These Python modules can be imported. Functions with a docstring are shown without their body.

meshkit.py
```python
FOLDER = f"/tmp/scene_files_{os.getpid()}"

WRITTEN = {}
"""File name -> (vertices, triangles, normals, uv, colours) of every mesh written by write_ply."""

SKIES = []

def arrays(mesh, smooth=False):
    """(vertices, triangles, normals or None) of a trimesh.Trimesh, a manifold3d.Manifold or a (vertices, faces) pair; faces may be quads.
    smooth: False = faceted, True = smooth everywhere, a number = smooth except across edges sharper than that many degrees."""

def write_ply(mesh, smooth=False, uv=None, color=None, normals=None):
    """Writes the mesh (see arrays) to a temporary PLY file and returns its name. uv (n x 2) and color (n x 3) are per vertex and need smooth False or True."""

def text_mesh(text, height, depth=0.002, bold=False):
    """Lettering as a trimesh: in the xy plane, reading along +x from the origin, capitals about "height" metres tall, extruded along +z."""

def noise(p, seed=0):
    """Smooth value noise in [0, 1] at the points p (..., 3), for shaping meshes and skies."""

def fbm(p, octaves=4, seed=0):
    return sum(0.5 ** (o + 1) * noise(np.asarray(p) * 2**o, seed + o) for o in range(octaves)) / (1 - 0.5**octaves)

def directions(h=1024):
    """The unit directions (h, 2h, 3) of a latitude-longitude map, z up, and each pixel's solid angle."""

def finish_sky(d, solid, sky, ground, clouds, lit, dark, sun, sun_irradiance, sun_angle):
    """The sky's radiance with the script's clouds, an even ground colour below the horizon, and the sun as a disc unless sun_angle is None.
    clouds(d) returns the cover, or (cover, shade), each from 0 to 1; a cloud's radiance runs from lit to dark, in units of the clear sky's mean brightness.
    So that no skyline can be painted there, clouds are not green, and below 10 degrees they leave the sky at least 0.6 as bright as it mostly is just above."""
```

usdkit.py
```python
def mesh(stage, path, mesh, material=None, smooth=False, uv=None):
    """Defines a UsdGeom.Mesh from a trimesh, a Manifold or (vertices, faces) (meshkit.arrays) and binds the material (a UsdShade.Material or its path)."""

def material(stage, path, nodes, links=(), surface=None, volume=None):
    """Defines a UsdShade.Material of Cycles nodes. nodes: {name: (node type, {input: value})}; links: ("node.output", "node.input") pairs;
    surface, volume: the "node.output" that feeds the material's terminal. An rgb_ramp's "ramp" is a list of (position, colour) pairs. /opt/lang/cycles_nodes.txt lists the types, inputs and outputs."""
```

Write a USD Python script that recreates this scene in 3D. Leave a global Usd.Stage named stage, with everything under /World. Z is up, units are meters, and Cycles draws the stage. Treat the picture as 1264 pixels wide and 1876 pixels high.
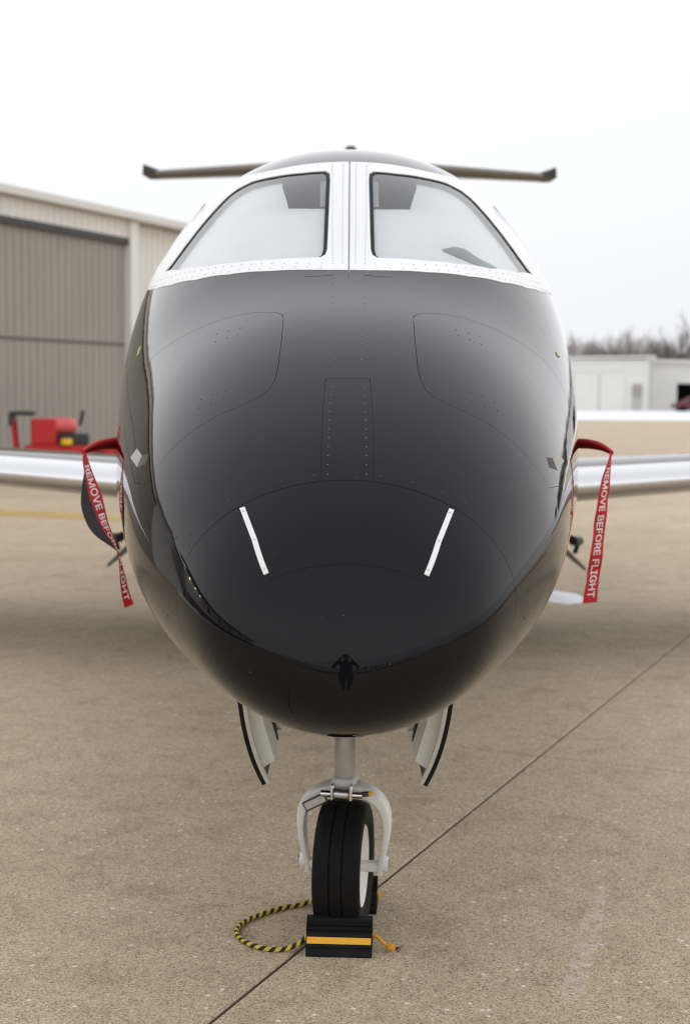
import math, random
import numpy as np, trimesh, usdkit
import meshkit
from pxr import Usd, UsdGeom, UsdLux, UsdShade, Sdf, Gf, Vt
from scipy.interpolate import CubicSpline
from shapely.geometry import Polygon, LineString, box as sbox
from shapely.prepared import prep
from shapely.ops import unary_union
from shapely import affinity
PI = math.pi
random.seed(5); np.random.seed(5)
stage = Usd.Stage.CreateInMemory()
UsdGeom.SetStageUpAxis(stage, UsdGeom.Tokens.z)
UsdGeom.SetStageMetersPerUnit(stage, 1.0)
UsdGeom.Xform.Define(stage, '/World')

# ------------------------------------------------------------------ camera, sky, sun
HC, D0 = 1.78, 3.14
PITCH, YAW, ROLL = math.atan(223 / 2633.33), math.radians(0.075), math.radians(0.45)
fw = np.array([-math.sin(YAW) * math.cos(PITCH), math.cos(YAW) * math.cos(PITCH), -math.sin(PITCH)])
r_ = np.cross(fw, [0, 0, 1.0]); r_ /= np.linalg.norm(r_); u_ = np.cross(r_, fw)
R_ = r_ * math.cos(ROLL) + u_ * math.sin(ROLL); U_ = -r_ * math.sin(ROLL) + u_ * math.cos(ROLL)
cam = UsdGeom.Camera.Define(stage, '/World/camera')
m4 = np.eye(4); m4[0, :3], m4[1, :3], m4[2, :3], m4[3, :3] = R_, U_, -fw, (0, -D0, HC)
cam.AddTransformOp().Set(Gf.Matrix4d(*m4.ravel().tolist()))
cam.CreateHorizontalApertureAttr(24.0); cam.CreateFocalLengthAttr(50.0)
cam.CreateFStopAttr(3.2); cam.CreateFocusDistanceAttr(3.9)
cam.CreateClippingRangeAttr(Gf.Vec2f(0.05, 5000)); cam.CreateExposureAttr(0.3)

SUN_DIR = np.array([-0.10, 0.08, 0.99]); SUN_DIR /= np.linalg.norm(SUN_DIR)
SUN_EL, SUN_ROT = math.asin(SUN_DIR[2]), math.atan2(SUN_DIR[0], SUN_DIR[1])
sky = UsdLux.DomeLight.Define(stage, '/World/sky')
sky.GetPrim().SetCustomDataByKey('kind', 'structure')
usdkit.material(stage, '/World/Looks/overcast_sky', {
    'tc': ('texture_coordinate', {}),
    'sep': ('separate_xyz', {}),
    'sky': ('sky_texture', {'sky_type': 'single_scattering', 'sun_disc': False, 'sun_elevation': SUN_EL, 'sun_rotation': SUN_ROT}),
    'no': ('noise_texture', {'scale': 1.6, 'detail': 5.0, 'roughness': 0.55}),
    'grad': ('rgb_ramp', {'ramp': [(0.0, (7.35, 7.42, 7.75)), (0.04, (7.5, 7.57, 7.85)), (0.14, (8.05, 8.12, 8.34)), (0.26, (8.5, 8.56, 8.74)), (0.45, (8.4, 8.5, 8.75)), (0.75, (6.6, 6.75, 7.1)), (1.0, (5.6, 5.75, 6.1))]}),
    'amp': ('map_range', {'from_min': 0.25, 'from_max': 0.75, 'to_min': 0.955, 'to_max': 1.045}),
    'lr': ('map_range', {'from_min': -0.5, 'from_max': 0.5, 'to_min': 1.06, 'to_max': 0.975, 'clamp': True}), 'mul2': ('mix', {'mix_type': 'multiply', 'fac': 1.0}),
    'mul': ('mix', {'mix_type': 'multiply', 'fac': 1.0}),
    'mx': ('mix', {'mix_type': 'mix', 'fac': 0.96}),
    'bg': ('background_shader', {'strength': 0.1}),
}, [('tc.generated', 'sep.vector'), ('tc.generated', 'no.vector'), ('sep.z', 'grad.fac'), ('no.fac', 'amp.value'), ('grad.color', 'mul.color1'), ('amp.result', 'mul.color2'),
    ('sky.color', 'mx.color1'), ('sep.x', 'lr.value'), ('mul.color', 'mul2.color1'), ('lr.result', 'mul2.color2'), ('mul2.color', 'mx.color2'), ('mx.color', 'bg.color')], surface='bg.background')
UsdShade.MaterialBindingAPI.Apply(sky.GetPrim()).Bind(UsdShade.Material.Get(stage, '/World/Looks/overcast_sky'))
sun = UsdLux.DistantLight.Define(stage, '/World/sun')
sun.CreateIntensityAttr(0.15); sun.CreateAngleAttr(176.0); sun.CreateNormalizeAttr(True); sun.CreateColorAttr(Gf.Vec3f(1, 0.96, 0.9))
zc = SUN_DIR; xc = np.cross([0, 0, 1.0], zc); xc /= np.linalg.norm(xc); yc = np.cross(zc, xc)
sm = np.eye(4); sm[0, :3], sm[1, :3], sm[2, :3] = xc, yc, zc
sun.AddTransformOp().Set(Gf.Matrix4d(*sm.ravel().tolist()))

# ------------------------------------------------------------------ helpers
names = {}
def numbered(parent, name):
    k = (parent, name); n = names.get(k, 0); names[k] = n + 1
    return f'{parent}/{name}' if n == 0 else f'{parent}/{name}_{n:03d}'
def tag(p, label=None, cat=None, group=None, kind=None):
    p = p.GetPrim() if hasattr(p, 'GetPrim') else p
    for k, v in (('label', label), ('category', cat), ('group', group), ('kind', kind)):
        if v: p.SetCustomDataByKey(k, v)
    return p
def thing(name, label, cat, loc=(0, 0, 0), rz=0.0, group=None):
    x = UsdGeom.Xform.Define(stage, numbered('/World', name))
    x.AddTranslateOp().Set(Gf.Vec3d(*map(float, loc)))
    if rz: x.AddRotateZOp().Set(float(rz))
    tag(x, label, cat, group); return x.GetPrim()
def obj(name, mesh, mat, parent=None, smooth=False, label=None, cat=None, group=None, kind=None):
    par = '/World' if parent is None else str(parent.GetPath())
    path = numbered(par, name)
    mt = '/World/Looks/' + mat
    if isinstance(mesh, tuple) and len(mesh) == 3:
        v, f, n = mesh
        m = usdkit.mesh(stage, path, (v, f), mt)
        m.CreateNormalsAttr(Vt.Vec3fArray.FromNumpy(np.asarray(n, np.float32))); m.SetNormalsInterpolation('vertex')
    else:
        m = usdkit.mesh(stage, path, mesh, mt, smooth=smooth)
    return tag(m, label, cat, group, kind)
cat_ = trimesh.util.concatenate
def T(m, *t): m = m.copy(); m.apply_translation(t); return m
def Rz(m, deg, c=(0, 0, 0)): m = m.copy(); m.apply_transform(trimesh.transformations.rotation_matrix(math.radians(deg), [0, 0, 1], c)); return m
def Rx(m, deg, c=(0, 0, 0)): m = m.copy(); m.apply_transform(trimesh.transformations.rotation_matrix(math.radians(deg), [1, 0, 0], c)); return m
def Ry(m, deg, c=(0, 0, 0)): m = m.copy(); m.apply_transform(trimesh.transformations.rotation_matrix(math.radians(deg), [0, 1, 0], c)); return m
def bx(x0, x1, y0, y1, z0, z1, ch=0.0):
    sx, sy, sz = x1 - x0, y1 - y0, z1 - z0
    if ch <= 0: m = trimesh.creation.box((sx, sy, sz))
    else:
        pts = []
        for a in (-1, 1):
            for b in (-1, 1):
                for c in (-1, 1):
                    for k in range(3):
                        q = np.array([a * sx / 2, b * sy / 2, c * sz / 2]); s = np.array([a, b, c]) * ch; s[k] = 0
                        pts.append(q - s)
        m = trimesh.Trimesh(pts).convex_hull
    m.apply_translation(((x0 + x1) / 2, (y0 + y1) / 2, (z0 + z1) / 2)); return m
def tube(pts, rad, n=10, closed=False, caps=True):
    """swept round tube, radius scalar or per point"""
    P = np.asarray(pts, float); N = len(P); rad = np.broadcast_to(np.asarray(rad, float), (N,))
    tg = np.gradient(P, axis=0) if not closed else (np.roll(P, -1, 0) - np.roll(P, 1, 0))
    tg /= np.linalg.norm(tg, axis=1, keepdims=True)
    a = np.array([0, 0, 1.0]) if abs(tg[0][2]) < .9 else np.array([1.0, 0, 0])
    V = []
    for i in range(N):
        a = a - tg[i] * (a @ tg[i]); a /= np.linalg.norm(a); b = np.cross(tg[i], a)
        th = np.arange(n) * 2 * PI / n
        V.append(P[i] + rad[i] * (np.cos(th)[:, None] * a + np.sin(th)[:, None] * b))
    V = np.vstack(V); Fc = []
    for i in range(N if closed else N - 1):
        j = (i + 1) % N
        for k in range(n):
            l = (k + 1) % n
            Fc += [(i * n + k, i * n + l, j * n + l), (i * n + k, j * n + l, j * n + k)]
    if caps and not closed:
        V = np.vstack([V, P[0], P[-1]]); c0, c1 = N * n, N * n + 1
        for k in range(n):
            l = (k + 1) % n
            Fc += [(c0, l, k), (c1, (N - 1) * n + k, (N - 1) * n + l)]
    return trimesh.Trimesh(V, Fc, process=False)
def cyl(a, b, r, n=20): return tube([a, b], r, n)
def lathe(prof, n=40):
    """prof: (radius, height) list about z"""
    return trimesh.creation.revolve(np.array(prof, float), sections=n)
def smoothpts(pts, n):
    pts = np.asarray(pts, float); d = np.r_[0, np.cumsum(np.linalg.norm(np.diff(pts, axis=0), axis=1))]
    return CubicSpline(d, pts)(np.linspace(0, d[-1], n))

# ------------------------------------------------------------------ materials
def plain(name, col, rough=.5, metal=0, spec=.5, vary=0.0, vscale=8.0, bump=0.0, bscale=60.0, coat=0.0):
    nodes = {'p': ('principled_bsdf', {'base_color': col, 'roughness': rough, 'metallic': metal, 'specular_ior_level': spec, 'coat_weight': coat})}
    links = []
    if vary:
        nodes |= {'g': ('texture_coordinate', {}), 'n': ('noise_texture', {'scale': vscale, 'detail': 5.0, 'roughness': .6}),
                  'r': ('rgb_ramp', {'ramp': [(0.25, tuple(c * (1 - vary) for c in col)), (0.75, tuple(min(1, c * (1 + vary)) for c in col))]})}
        links += [('g.object', 'n.vector'), ('n.fac', 'r.fac'), ('r.color', 'p.base_color')]
    if bump:
        nodes |= {'g2': ('texture_coordinate', {}), 'n2': ('noise_texture', {'scale': bscale, 'detail': 3.0}), 'b': ('bump', {'strength': 1.0, 'distance': bump})}
        links += [('g2.object', 'n2.vector'), ('n2.fac', 'b.height'), ('b.normal', 'p.normal')]
    return usdkit.material(stage, '/World/Looks/' + name, nodes, links, surface='p.BSDF')
# black gloss paint: faint orange peel, faint dust
usdkit.material(stage, '/World/Looks/black_gloss_paint', {
    'g': ('texture_coordinate', {}), 'n': ('noise_texture', {'scale': 5.0, 'detail': 6.0, 'roughness': .65}),
    'rr': ('map_range', {'from_min': .3, 'from_max': .75, 'to_min': .012, 'to_max': .045}),
    'n2': ('noise_texture', {'scale': 9.0, 'detail': 1.0}), 'b': ('bump', {'strength': 1.0, 'distance': .00045}),
    'vd': ('voronoi_texture', {'scale': 38.0, 'feature': 'f1'}), 'sd': ('separate_color', {}), 'g1': ('math', {'math_type': 'greater_than', 'value2': .72}), 'l1': ('math', {'math_type': 'less_than', 'value2': .035}), 'an': ('math', {'math_type': 'multiply'}), 'dm': ('mix', {'mix_type': 'mix', 'color1': (.003, .003, .0038), 'color2': (.22, .21, .19)}),
    'p': ('principled_bsdf', {'specular_ior_level': .22})},
    [('g.object', 'vd.vector'), ('vd.color', 'sd.color'), ('sd.r', 'g1.value1'), ('vd.distance', 'l1.value1'), ('g1.value', 'an.value1'), ('l1.value', 'an.value2'), ('an.value', 'dm.fac'), ('dm.color', 'p.base_color'), ('g.object', 'n.vector'), ('n.fac', 'rr.value'), ('rr.result', 'p.roughness'), ('g.object', 'n2.vector'), ('n2.fac', 'b.height'), ('b.normal', 'p.normal')], surface='p.BSDF')
plain('white_paint', (.80, .80, .80), .32, vary=.03, vscale=3)
plain('gear_white', (.72, .71, .67), .38, vary=.06, vscale=14)
plain('rivet_grey', (.33, .33, .34), .5)
plain('rivet_steel', (.16, .16, .17), .4, metal=1)
plain('fastener_dark', (.012, .012, .013), .5)
plain('gap_dark', (.004, .004, .005), .35)
plain('seal_rubber', (.006, .006, .006), .55, spec=.15)
plain('cockpit_liner', (.36, .35, .32), .8, vary=.15)
plain('cockpit_dark', (.02, .02, .02), .7)
plain('sunshade_white', (.94, .96, .97), .55, vary=.03, vscale=5)
plain('visor_green', (.16, .21, .19), .4, vary=.2, vscale=30)
plain('polished_metal', (.74, .74, .76), .24, metal=1)
plain('tail_boot', (.15, .125, .10), .38, spec=.4, vary=.1, vscale=4)  # taupe of the mirrored ground, put into the leading edge colour
plain('horn_dark', (.05, .043, .038), .55, spec=.25)
plain('steel', (.55, .55, .56), .28, metal=1, vary=.1, vscale=40)
plain('chrome', (.75, .75, .76), .12, metal=1)
plain('strut_grey', (.42, .41, .385), .35, metal=.35, vary=.1, vscale=25)
plain('tyre_rubber', (.0065, .0065, .007), .6, spec=.14, vary=.35, vscale=22, bump=.0006, bscale=160)
plain('black_rubber', (.006, .006, .006), .5, spec=.16, vary=.3, vscale=40, bump=.0005, bscale=220)
plain('chock_yellow', (.86, .42, .01), .4, vary=.06, vscale=30)
plain('rope_yellow', (.62, .47, .05), .75, vary=.3, vscale=120)
plain('rope_black', (.02, .02, .018), .8)
plain('rope_orange', (.72, .33, .015), .7)
plain('streamer_red', (.50, .008, .014), .62, vary=.12, vscale=30)
plain('streamer_black', (.012, .012, .014), .7)
plain('letter_white', (.80, .74, .74), .6)
plain('strip_metal', (.80, .80, .81), .4)
plain('tab_grey', (.62, .62, .60), .35)
plain('tab_yellow', (.62, .56, .2), .5)
plain('plate_grey', (.45, .44, .40), .4, vary=.2, vscale=80)
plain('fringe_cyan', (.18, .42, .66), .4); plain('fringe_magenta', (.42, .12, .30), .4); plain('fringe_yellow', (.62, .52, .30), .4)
plain('siding_white', (.78, .765, .735), .5, vary=.05, vscale=.6)
plain('door_taupe', (.32, .293, .26), .5, vary=.06, vscale=.5)
plain('trim_white', (.78, .77, .745), .45)
plain('girt_brown', (.12, .105, .09), .6)
plain('track_dark', (.035, .036, .04), .5)
plain('gear_door_grey', (.16, .16, .155), .45)
plain('roof_metal', (.68, .665, .63), .4)
plain('roof_dark', (.055, .057, .062), .5)
plain('brown_base', (.16, .085, .05), .7, vary=.15, vscale=2)
plain('window_green', (.03, .12, .07), .15)
plain('window_dark', (.02, .025, .03), .12)
plain('tug_red', (.50, .012, .016), .4, vary=.1, vscale=4)
plain('tug_pink', (.62, .10, .10), .35)
plain('tug_yellow', (.8, .5, .02), .4)
plain('tug_dark', (.03, .03, .032), .5)
plain('far_white', (.70, .69, .65), .6, vary=.04, vscale=.4)
plain('car_maroon', (.11, .012, .02), .25, coat=.6)
plain('snow', (.84, .86, .90), .6, vary=.03, vscale=.4, bump=.02, bscale=3)
plain('line_yellow', (.50, .33, .07), .6, vary=.2, vscale=3)
plain('bark', (.15, .128, .12), .9, vary=.3, vscale=.8)  # both bark colours are lightened to carry the distance haze
plain('bark_pale', (.33, .30, .28), .9, vary=.25, vscale=.8)
plain('cloth_black', (.018, .018, .02), .8, vary=.2, vscale=14)
plain('cloth_jeans', (.04, .05, .075), .85, vary=.2, vscale=20)
plain('skin', (.45, .27, .19), .5); plain('hair', (.03, .02, .015), .5)
plain('winter_grass', (.25, .2, .12), .9, vary=.3, vscale=.08)
usdkit.material(stage, '/World/Looks/lamp_glow', {'e': ('emission', {'color': (1, .93, .72), 'strength': 22.0})}, [], surface='e.emission')
usdkit.material(stage, '/World/Looks/pane_glass', {
    'f': ('fresnel', {'IOR': 1.5}), 't': ('transparent_bsdf', {'color': (.99, 1, 1)}), 'g': ('glossy_bsdf', {'color': (1, 1, 1), 'roughness': .0}), 'm': ('mix_closure', {})},
    [('f.fac', 'm.fac'), ('t.BSDF', 'm.closure1'), ('g.BSDF', 'm.closure2')], surface='m.closure')
def concrete(name, seed):
    usdkit.material(stage, '/World/Looks/' + name, {
        'g': ('geometry', {}), 'oi': ('object_info', {}),
        'n1': ('noise_texture', {'scale': .7, 'detail': 6.0, 'roughness': .6}),
        'r1': ('rgb_ramp', {'ramp': [(.25, (.485, .392, .280)), (.5, (.55, .448, .324)), (.78, (.60, .497, .37))]}),
        'v': ('voronoi_texture', {'scale': 205.0, 'feature': 'f1'}),
        'sv': ('separate_color', {}),
        'r2': ('rgb_ramp', {'ramp': [(0, (.40, .37, .33)), (.16, (.76, .73, .68)), (.5, (1.0, .985, .96)), (.8, (1.09, 1.08, 1.06)), (.93, (1.24, 1.23, 1.21)), (1, (1.5, 1.5, 1.5))]}),
        'mu': ('mix', {'mix_type': 'multiply', 'fac': 1.0}),
        'v2': ('voronoi_texture', {'scale': 24.0, 'feature': 'f1'}), 'sv2': ('separate_color', {}), 'gt': ('math', {'math_type': 'greater_than', 'value2': .84}), 'lt': ('math', {'math_type': 'less_than', 'value2': .19}), 'an': ('math', {'math_type': 'multiply'}), 'chip': ('mix', {'mix_type': 'mix', 'color2': (.80, .73, .64)}),
        'n3': ('noise_texture', {'scale': 28.0, 'detail': 4.0, 'roughness': .7}),
        'r3': ('rgb_ramp', {'ramp': [(.3, (.87, .87, .87)), (.62, (1.08, 1.08, 1.08))]}),
        'mu2': ('mix', {'mix_type': 'multiply', 'fac': .8}),
        'n4': ('noise_texture', {'scale': 5.0, 'detail': 3.0, 'roughness': .6, 'distortion': .6}),
        'r4': ('rgb_ramp', {'ramp': [(.30, (.84, .82, .80)), (.5, (1, 1, 1)), (.72, (1.06, 1.06, 1.06))]}),
        'mu3': ('mix', {'mix_type': 'multiply', 'fac': 1.0}),
        'rv': ('map_range', {'to_min': .95, 'to_max': 1.05}), 'mu4': ('mix', {'mix_type': 'multiply', 'fac': 1.0}),
        'b': ('bump', {'strength': .6, 'distance': .0015}), 'p': ('principled_bsdf', {'roughness': .8, 'specular_ior_level': .3})},
        [('g.position', 'n1.vector'), ('n1.fac', 'r1.fac'), ('g.position', 'v.vector'), ('v.color', 'sv.color'), ('sv.r', 'r2.fac'), ('r1.color', 'mu.color1'), ('r2.color', 'mu.color2'),
         ('g.position', 'n3.vector'), ('n3.fac', 'r3.fac'), ('g.position', 'v2.vector'), ('v2.color', 'sv2.color'), ('sv2.g', 'gt.value1'), ('v2.distance', 'lt.value1'), ('gt.value', 'an.value1'), ('lt.value', 'an.value2'), ('an.value', 'chip.fac'), ('mu.color', 'chip.color1'), ('chip.color', 'mu2.color1'), ('r3.color', 'mu2.color2'),
         ('g.position', 'n4.vector'), ('n4.fac', 'r4.fac'), ('mu2.color', 'mu3.color1'), ('r4.color', 'mu3.color2'),
         ('oi.random', 'rv.value'), ('mu3.color', 'mu4.color1'), ('rv.result', 'mu4.color2'),
         ('mu4.color', 'p.base_color'), ('v.distance', 'b.height'), ('b.normal', 'p.normal')], surface='p.BSDF')
concrete('concrete', 1)
plain('joint_sealant', (.085, .064, .047), .8, vary=.3, vscale=6)

# ------------------------------------------------------------------ ground
gs = trimesh.Trimesh([[-900, -900, -.022], [900, -900, -.022], [900, 900, -.022], [-900, 900, -.022]], [[0, 1, 2], [0, 2, 3]], process=False)
obj('ground', gs, 'concrete', kind='structure')
E1 = np.array([.4039, .9148]); E2 = np.array([.9148, -.4039])       # along and across the slab rows (the hangar front runs along E1)
ORG = np.array([.952, 3.784]); SL = 6.1
apron = UsdGeom.Xform.Define(stage, '/World/apron'); tag(apron, kind='structure'); apron = apron.GetPrim()
def slab(i, j):
    g, c = .0062, .008; h = SL - 2 * g
    m = bx(0, h, 0, h, -.020, 0, c * .7)
    v = m.vertices.copy(); v = v + [g, g, 0]
    xy = ORG + (v[:, :1] + i * SL) * E2 + (v[:, 1:2] + j * SL) * E1
    m = trimesh.Trimesh(np.c_[xy, v[:, 2]], m.faces, process=False)
    m.fix_normals(); return m
for i in range(-6, 6):
    for j in range(-5, 7):
        c = ORG + (i + .5) * SL * E2 + (j + .5) * SL * E1
        if abs(c[0]) < 27 and -22 < c[1] < 46: obj('slab', slab(i, j), 'concrete', apron)
a, b = -40, 40
q = [ORG + x * E2 + y * E1 for x, y in ((a, a), (b, a), (b, b), (a, b))]
obj('joint_filler', trimesh.Trimesh([[p[0], p[1], -.008] for p in q], [[0, 1, 2], [0, 2, 3]], process=False), 'joint_sealant', apron)
# yellow taxi line, parallel to the slab rows' cross joints
p0, p1 = np.array([-12.5, 20.55]), np.array([1.2, 14.65]); dr = (p1 - p0) / np.linalg.norm(p1 - p0); nr = np.array([-dr[1], dr[0]]) * .34
ln = [p0 - nr, p1 - nr, p1 + nr, p0 + nr]
obj('painted_line', trimesh.Trimesh([[p[0], p[1], .004] for p in ln], [[0, 1, 2], [0, 2, 3]], process=False), 'line_yellow', kind='structure')
sp = [np.array([.66, .92]), np.array([.80, 1.42]), np.array([.93, 1.93])]; wds = (.030, .042, .020); V = []
for p, w_ in zip(sp, wds): V += [(p[0] - w_, p[1], .003), (p[0] + w_, p[1], .003)]
usdkit.material(stage, '/World/Looks/pale_scuff', {'g': ('geometry', {}), 'n': ('noise_texture', {'scale': 16.0, 'detail': 6.0, 'roughness': .75}), 'r': ('rgb_ramp', {'ramp': [(.46, (0, 0, 0)), (.66, (.55, .55, .55))]}),
    't': ('transparent_bsdf', {}), 'd': ('diffuse_bsdf', {'color': (.66, .60, .53)}), 'm': ('mix_closure', {})}, [('g.position', 'n.vector'), ('n.fac', 'r.fac'), ('r.color', 'm.fac'), ('t.BSDF', 'm.closure1'), ('d.BSDF', 'm.closure2')], surface='m.closure')
obj('scuff_mark', (np.array(V), np.array([(0, 1, 3, 2), (2, 3, 5, 4)])), 'pale_scuff', kind='structure')
# snow field far off, with a soft uneven edge
gx, gy = np.meshgrid(np.linspace(-80, 130, 106), np.linspace(0, 1, 14))
edge = 91 + 1.6 * meshkit.noise(np.stack([gx * .12, gx * 0, gx * 0], -1), 3)
yy = edge + gy * (190 - edge); zz = -.02 + .16 * np.minimum(1, gy * 9) * (.6 + .5 * meshkit.noise(np.stack([gx * .3, yy * .3, gx * 0], -1), 4))
V = np.stack([gx, yy, zz], -1).reshape(-1, 3); n = 106
Fq = [(r * n + c, r * n + c + 1, (r + 1) * n + c + 1, (r + 1) * n + c) for r in range(13) for c in range(n - 1)]
obj('snow_field', (V, np.array(Fq)), 'snow', smooth=True, kind='structure')

# ------------------------------------------------------------------ the fuselage surface
KY = np.array([0, .03, .12, .3, .6, 1.1, 1.65, 2.05, 2.45, 3.2, 4.2, 5.0]); KB = np.array([0, .12, .3, .6, 1.1, 1.65, 2.45, 3.2, 5.0])
NK = np.array([0, .3, 1.0, 2.2, 5.0]); Z0 = 1.125
def spl(y, z): return CubicSpline(np.sqrt(y), z, bc_type='natural')
hz = lambda y: Z0 + (2.18 - Z0) * (y / 1.65) ** .4886
ZT = spl(KY, [Z0] + [hz(y) for y in KY[1:6]] + [2.188, 2.38, 2.577, 2.822, 2.884, 2.89])
zbk = Z0 - .2344 * (1 - np.exp(-2.6595 * np.sqrt(KB))); zbk[5:] = [.87, .79, .72, .66]
ZB = spl(KB, zbk)
HW = spl(KB, [0, .3079, .4189, .547, .666, .769, .897, .985, 1.0])
ZM = spl(KY, Z0 + (1.9639 - Z0) * (1 - np.exp(-.3758 * np.sqrt(KY))))
NL = spl(NK, [2.0015, 1.92, 1.9, 1.9, 1.9]); NU = spl(NK, [2.0, 2.0, 2.2083, 2.3028, 1.97])
def surf(s, t):
    """s = sqrt(distance behind the nose tip), t = angle round the body, pi/2 at the top"""
    s, t = np.broadcast_arrays(np.asarray(s, float), np.asarray(t, float))
    zt, zb, hw, zm, nl, nu = (f(s) for f in (ZT, ZB, HW, ZM, NL, NU))
    c, sn = np.cos(t), np.sin(t); n = np.where(sn > 0, nu, nl)
    return np.stack([hw * np.sign(c) * np.abs(c) ** (2 / n), s * s, zm + np.where(sn > 0, zt - zm, zm - zb) * np.sign(sn) * np.abs(sn) ** (2 / n)], -1)
def snorm(s, t):
    e = 2e-4; s = np.maximum(s, .004)
    for dt in (0, 1e-3):
        a = surf(s + e, t + dt) - surf(s - e, t + dt); b = surf(s, t + dt + e) - surf(s, t + dt - e)
        n = np.cross(b, a); l = np.linalg.norm(n, axis=-1, keepdims=True)
        if dt == 0: out, lo = n, l
        else: out = np.where(lo > 1e-12, out, n)
    out = out / np.maximum(np.linalg.norm(out, axis=-1, keepdims=True), 1e-15)
    mid = np.stack([0 * s, s * s + .08, ZM(s)], -1)
    sg = np.where(((surf(s, t) - mid) * out).sum(-1, keepdims=True) < 0, -1.0, 1.0)
    return out * sg
TS = np.linspace(-PI / 2, 1.5 * PI, 145); SSg = np.r_[0, .012, .03, np.linspace(.05, math.sqrt(5.0), 112)]
AT, AS = .55, 2.0                                                     # rough metres per unit of t and s, for buffers
def buf(g, r): return affinity.scale(affinity.scale(g, AT, AS, origin=(0, 0)).buffer(r), 1 / AT, 1 / AS, origin=(0, 0))
def clean_rings(poly): return [g for g in getattr(poly, 'geoms', [poly]) if g.geom_type == 'Polygon' and g.area > 1e-9]
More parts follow.
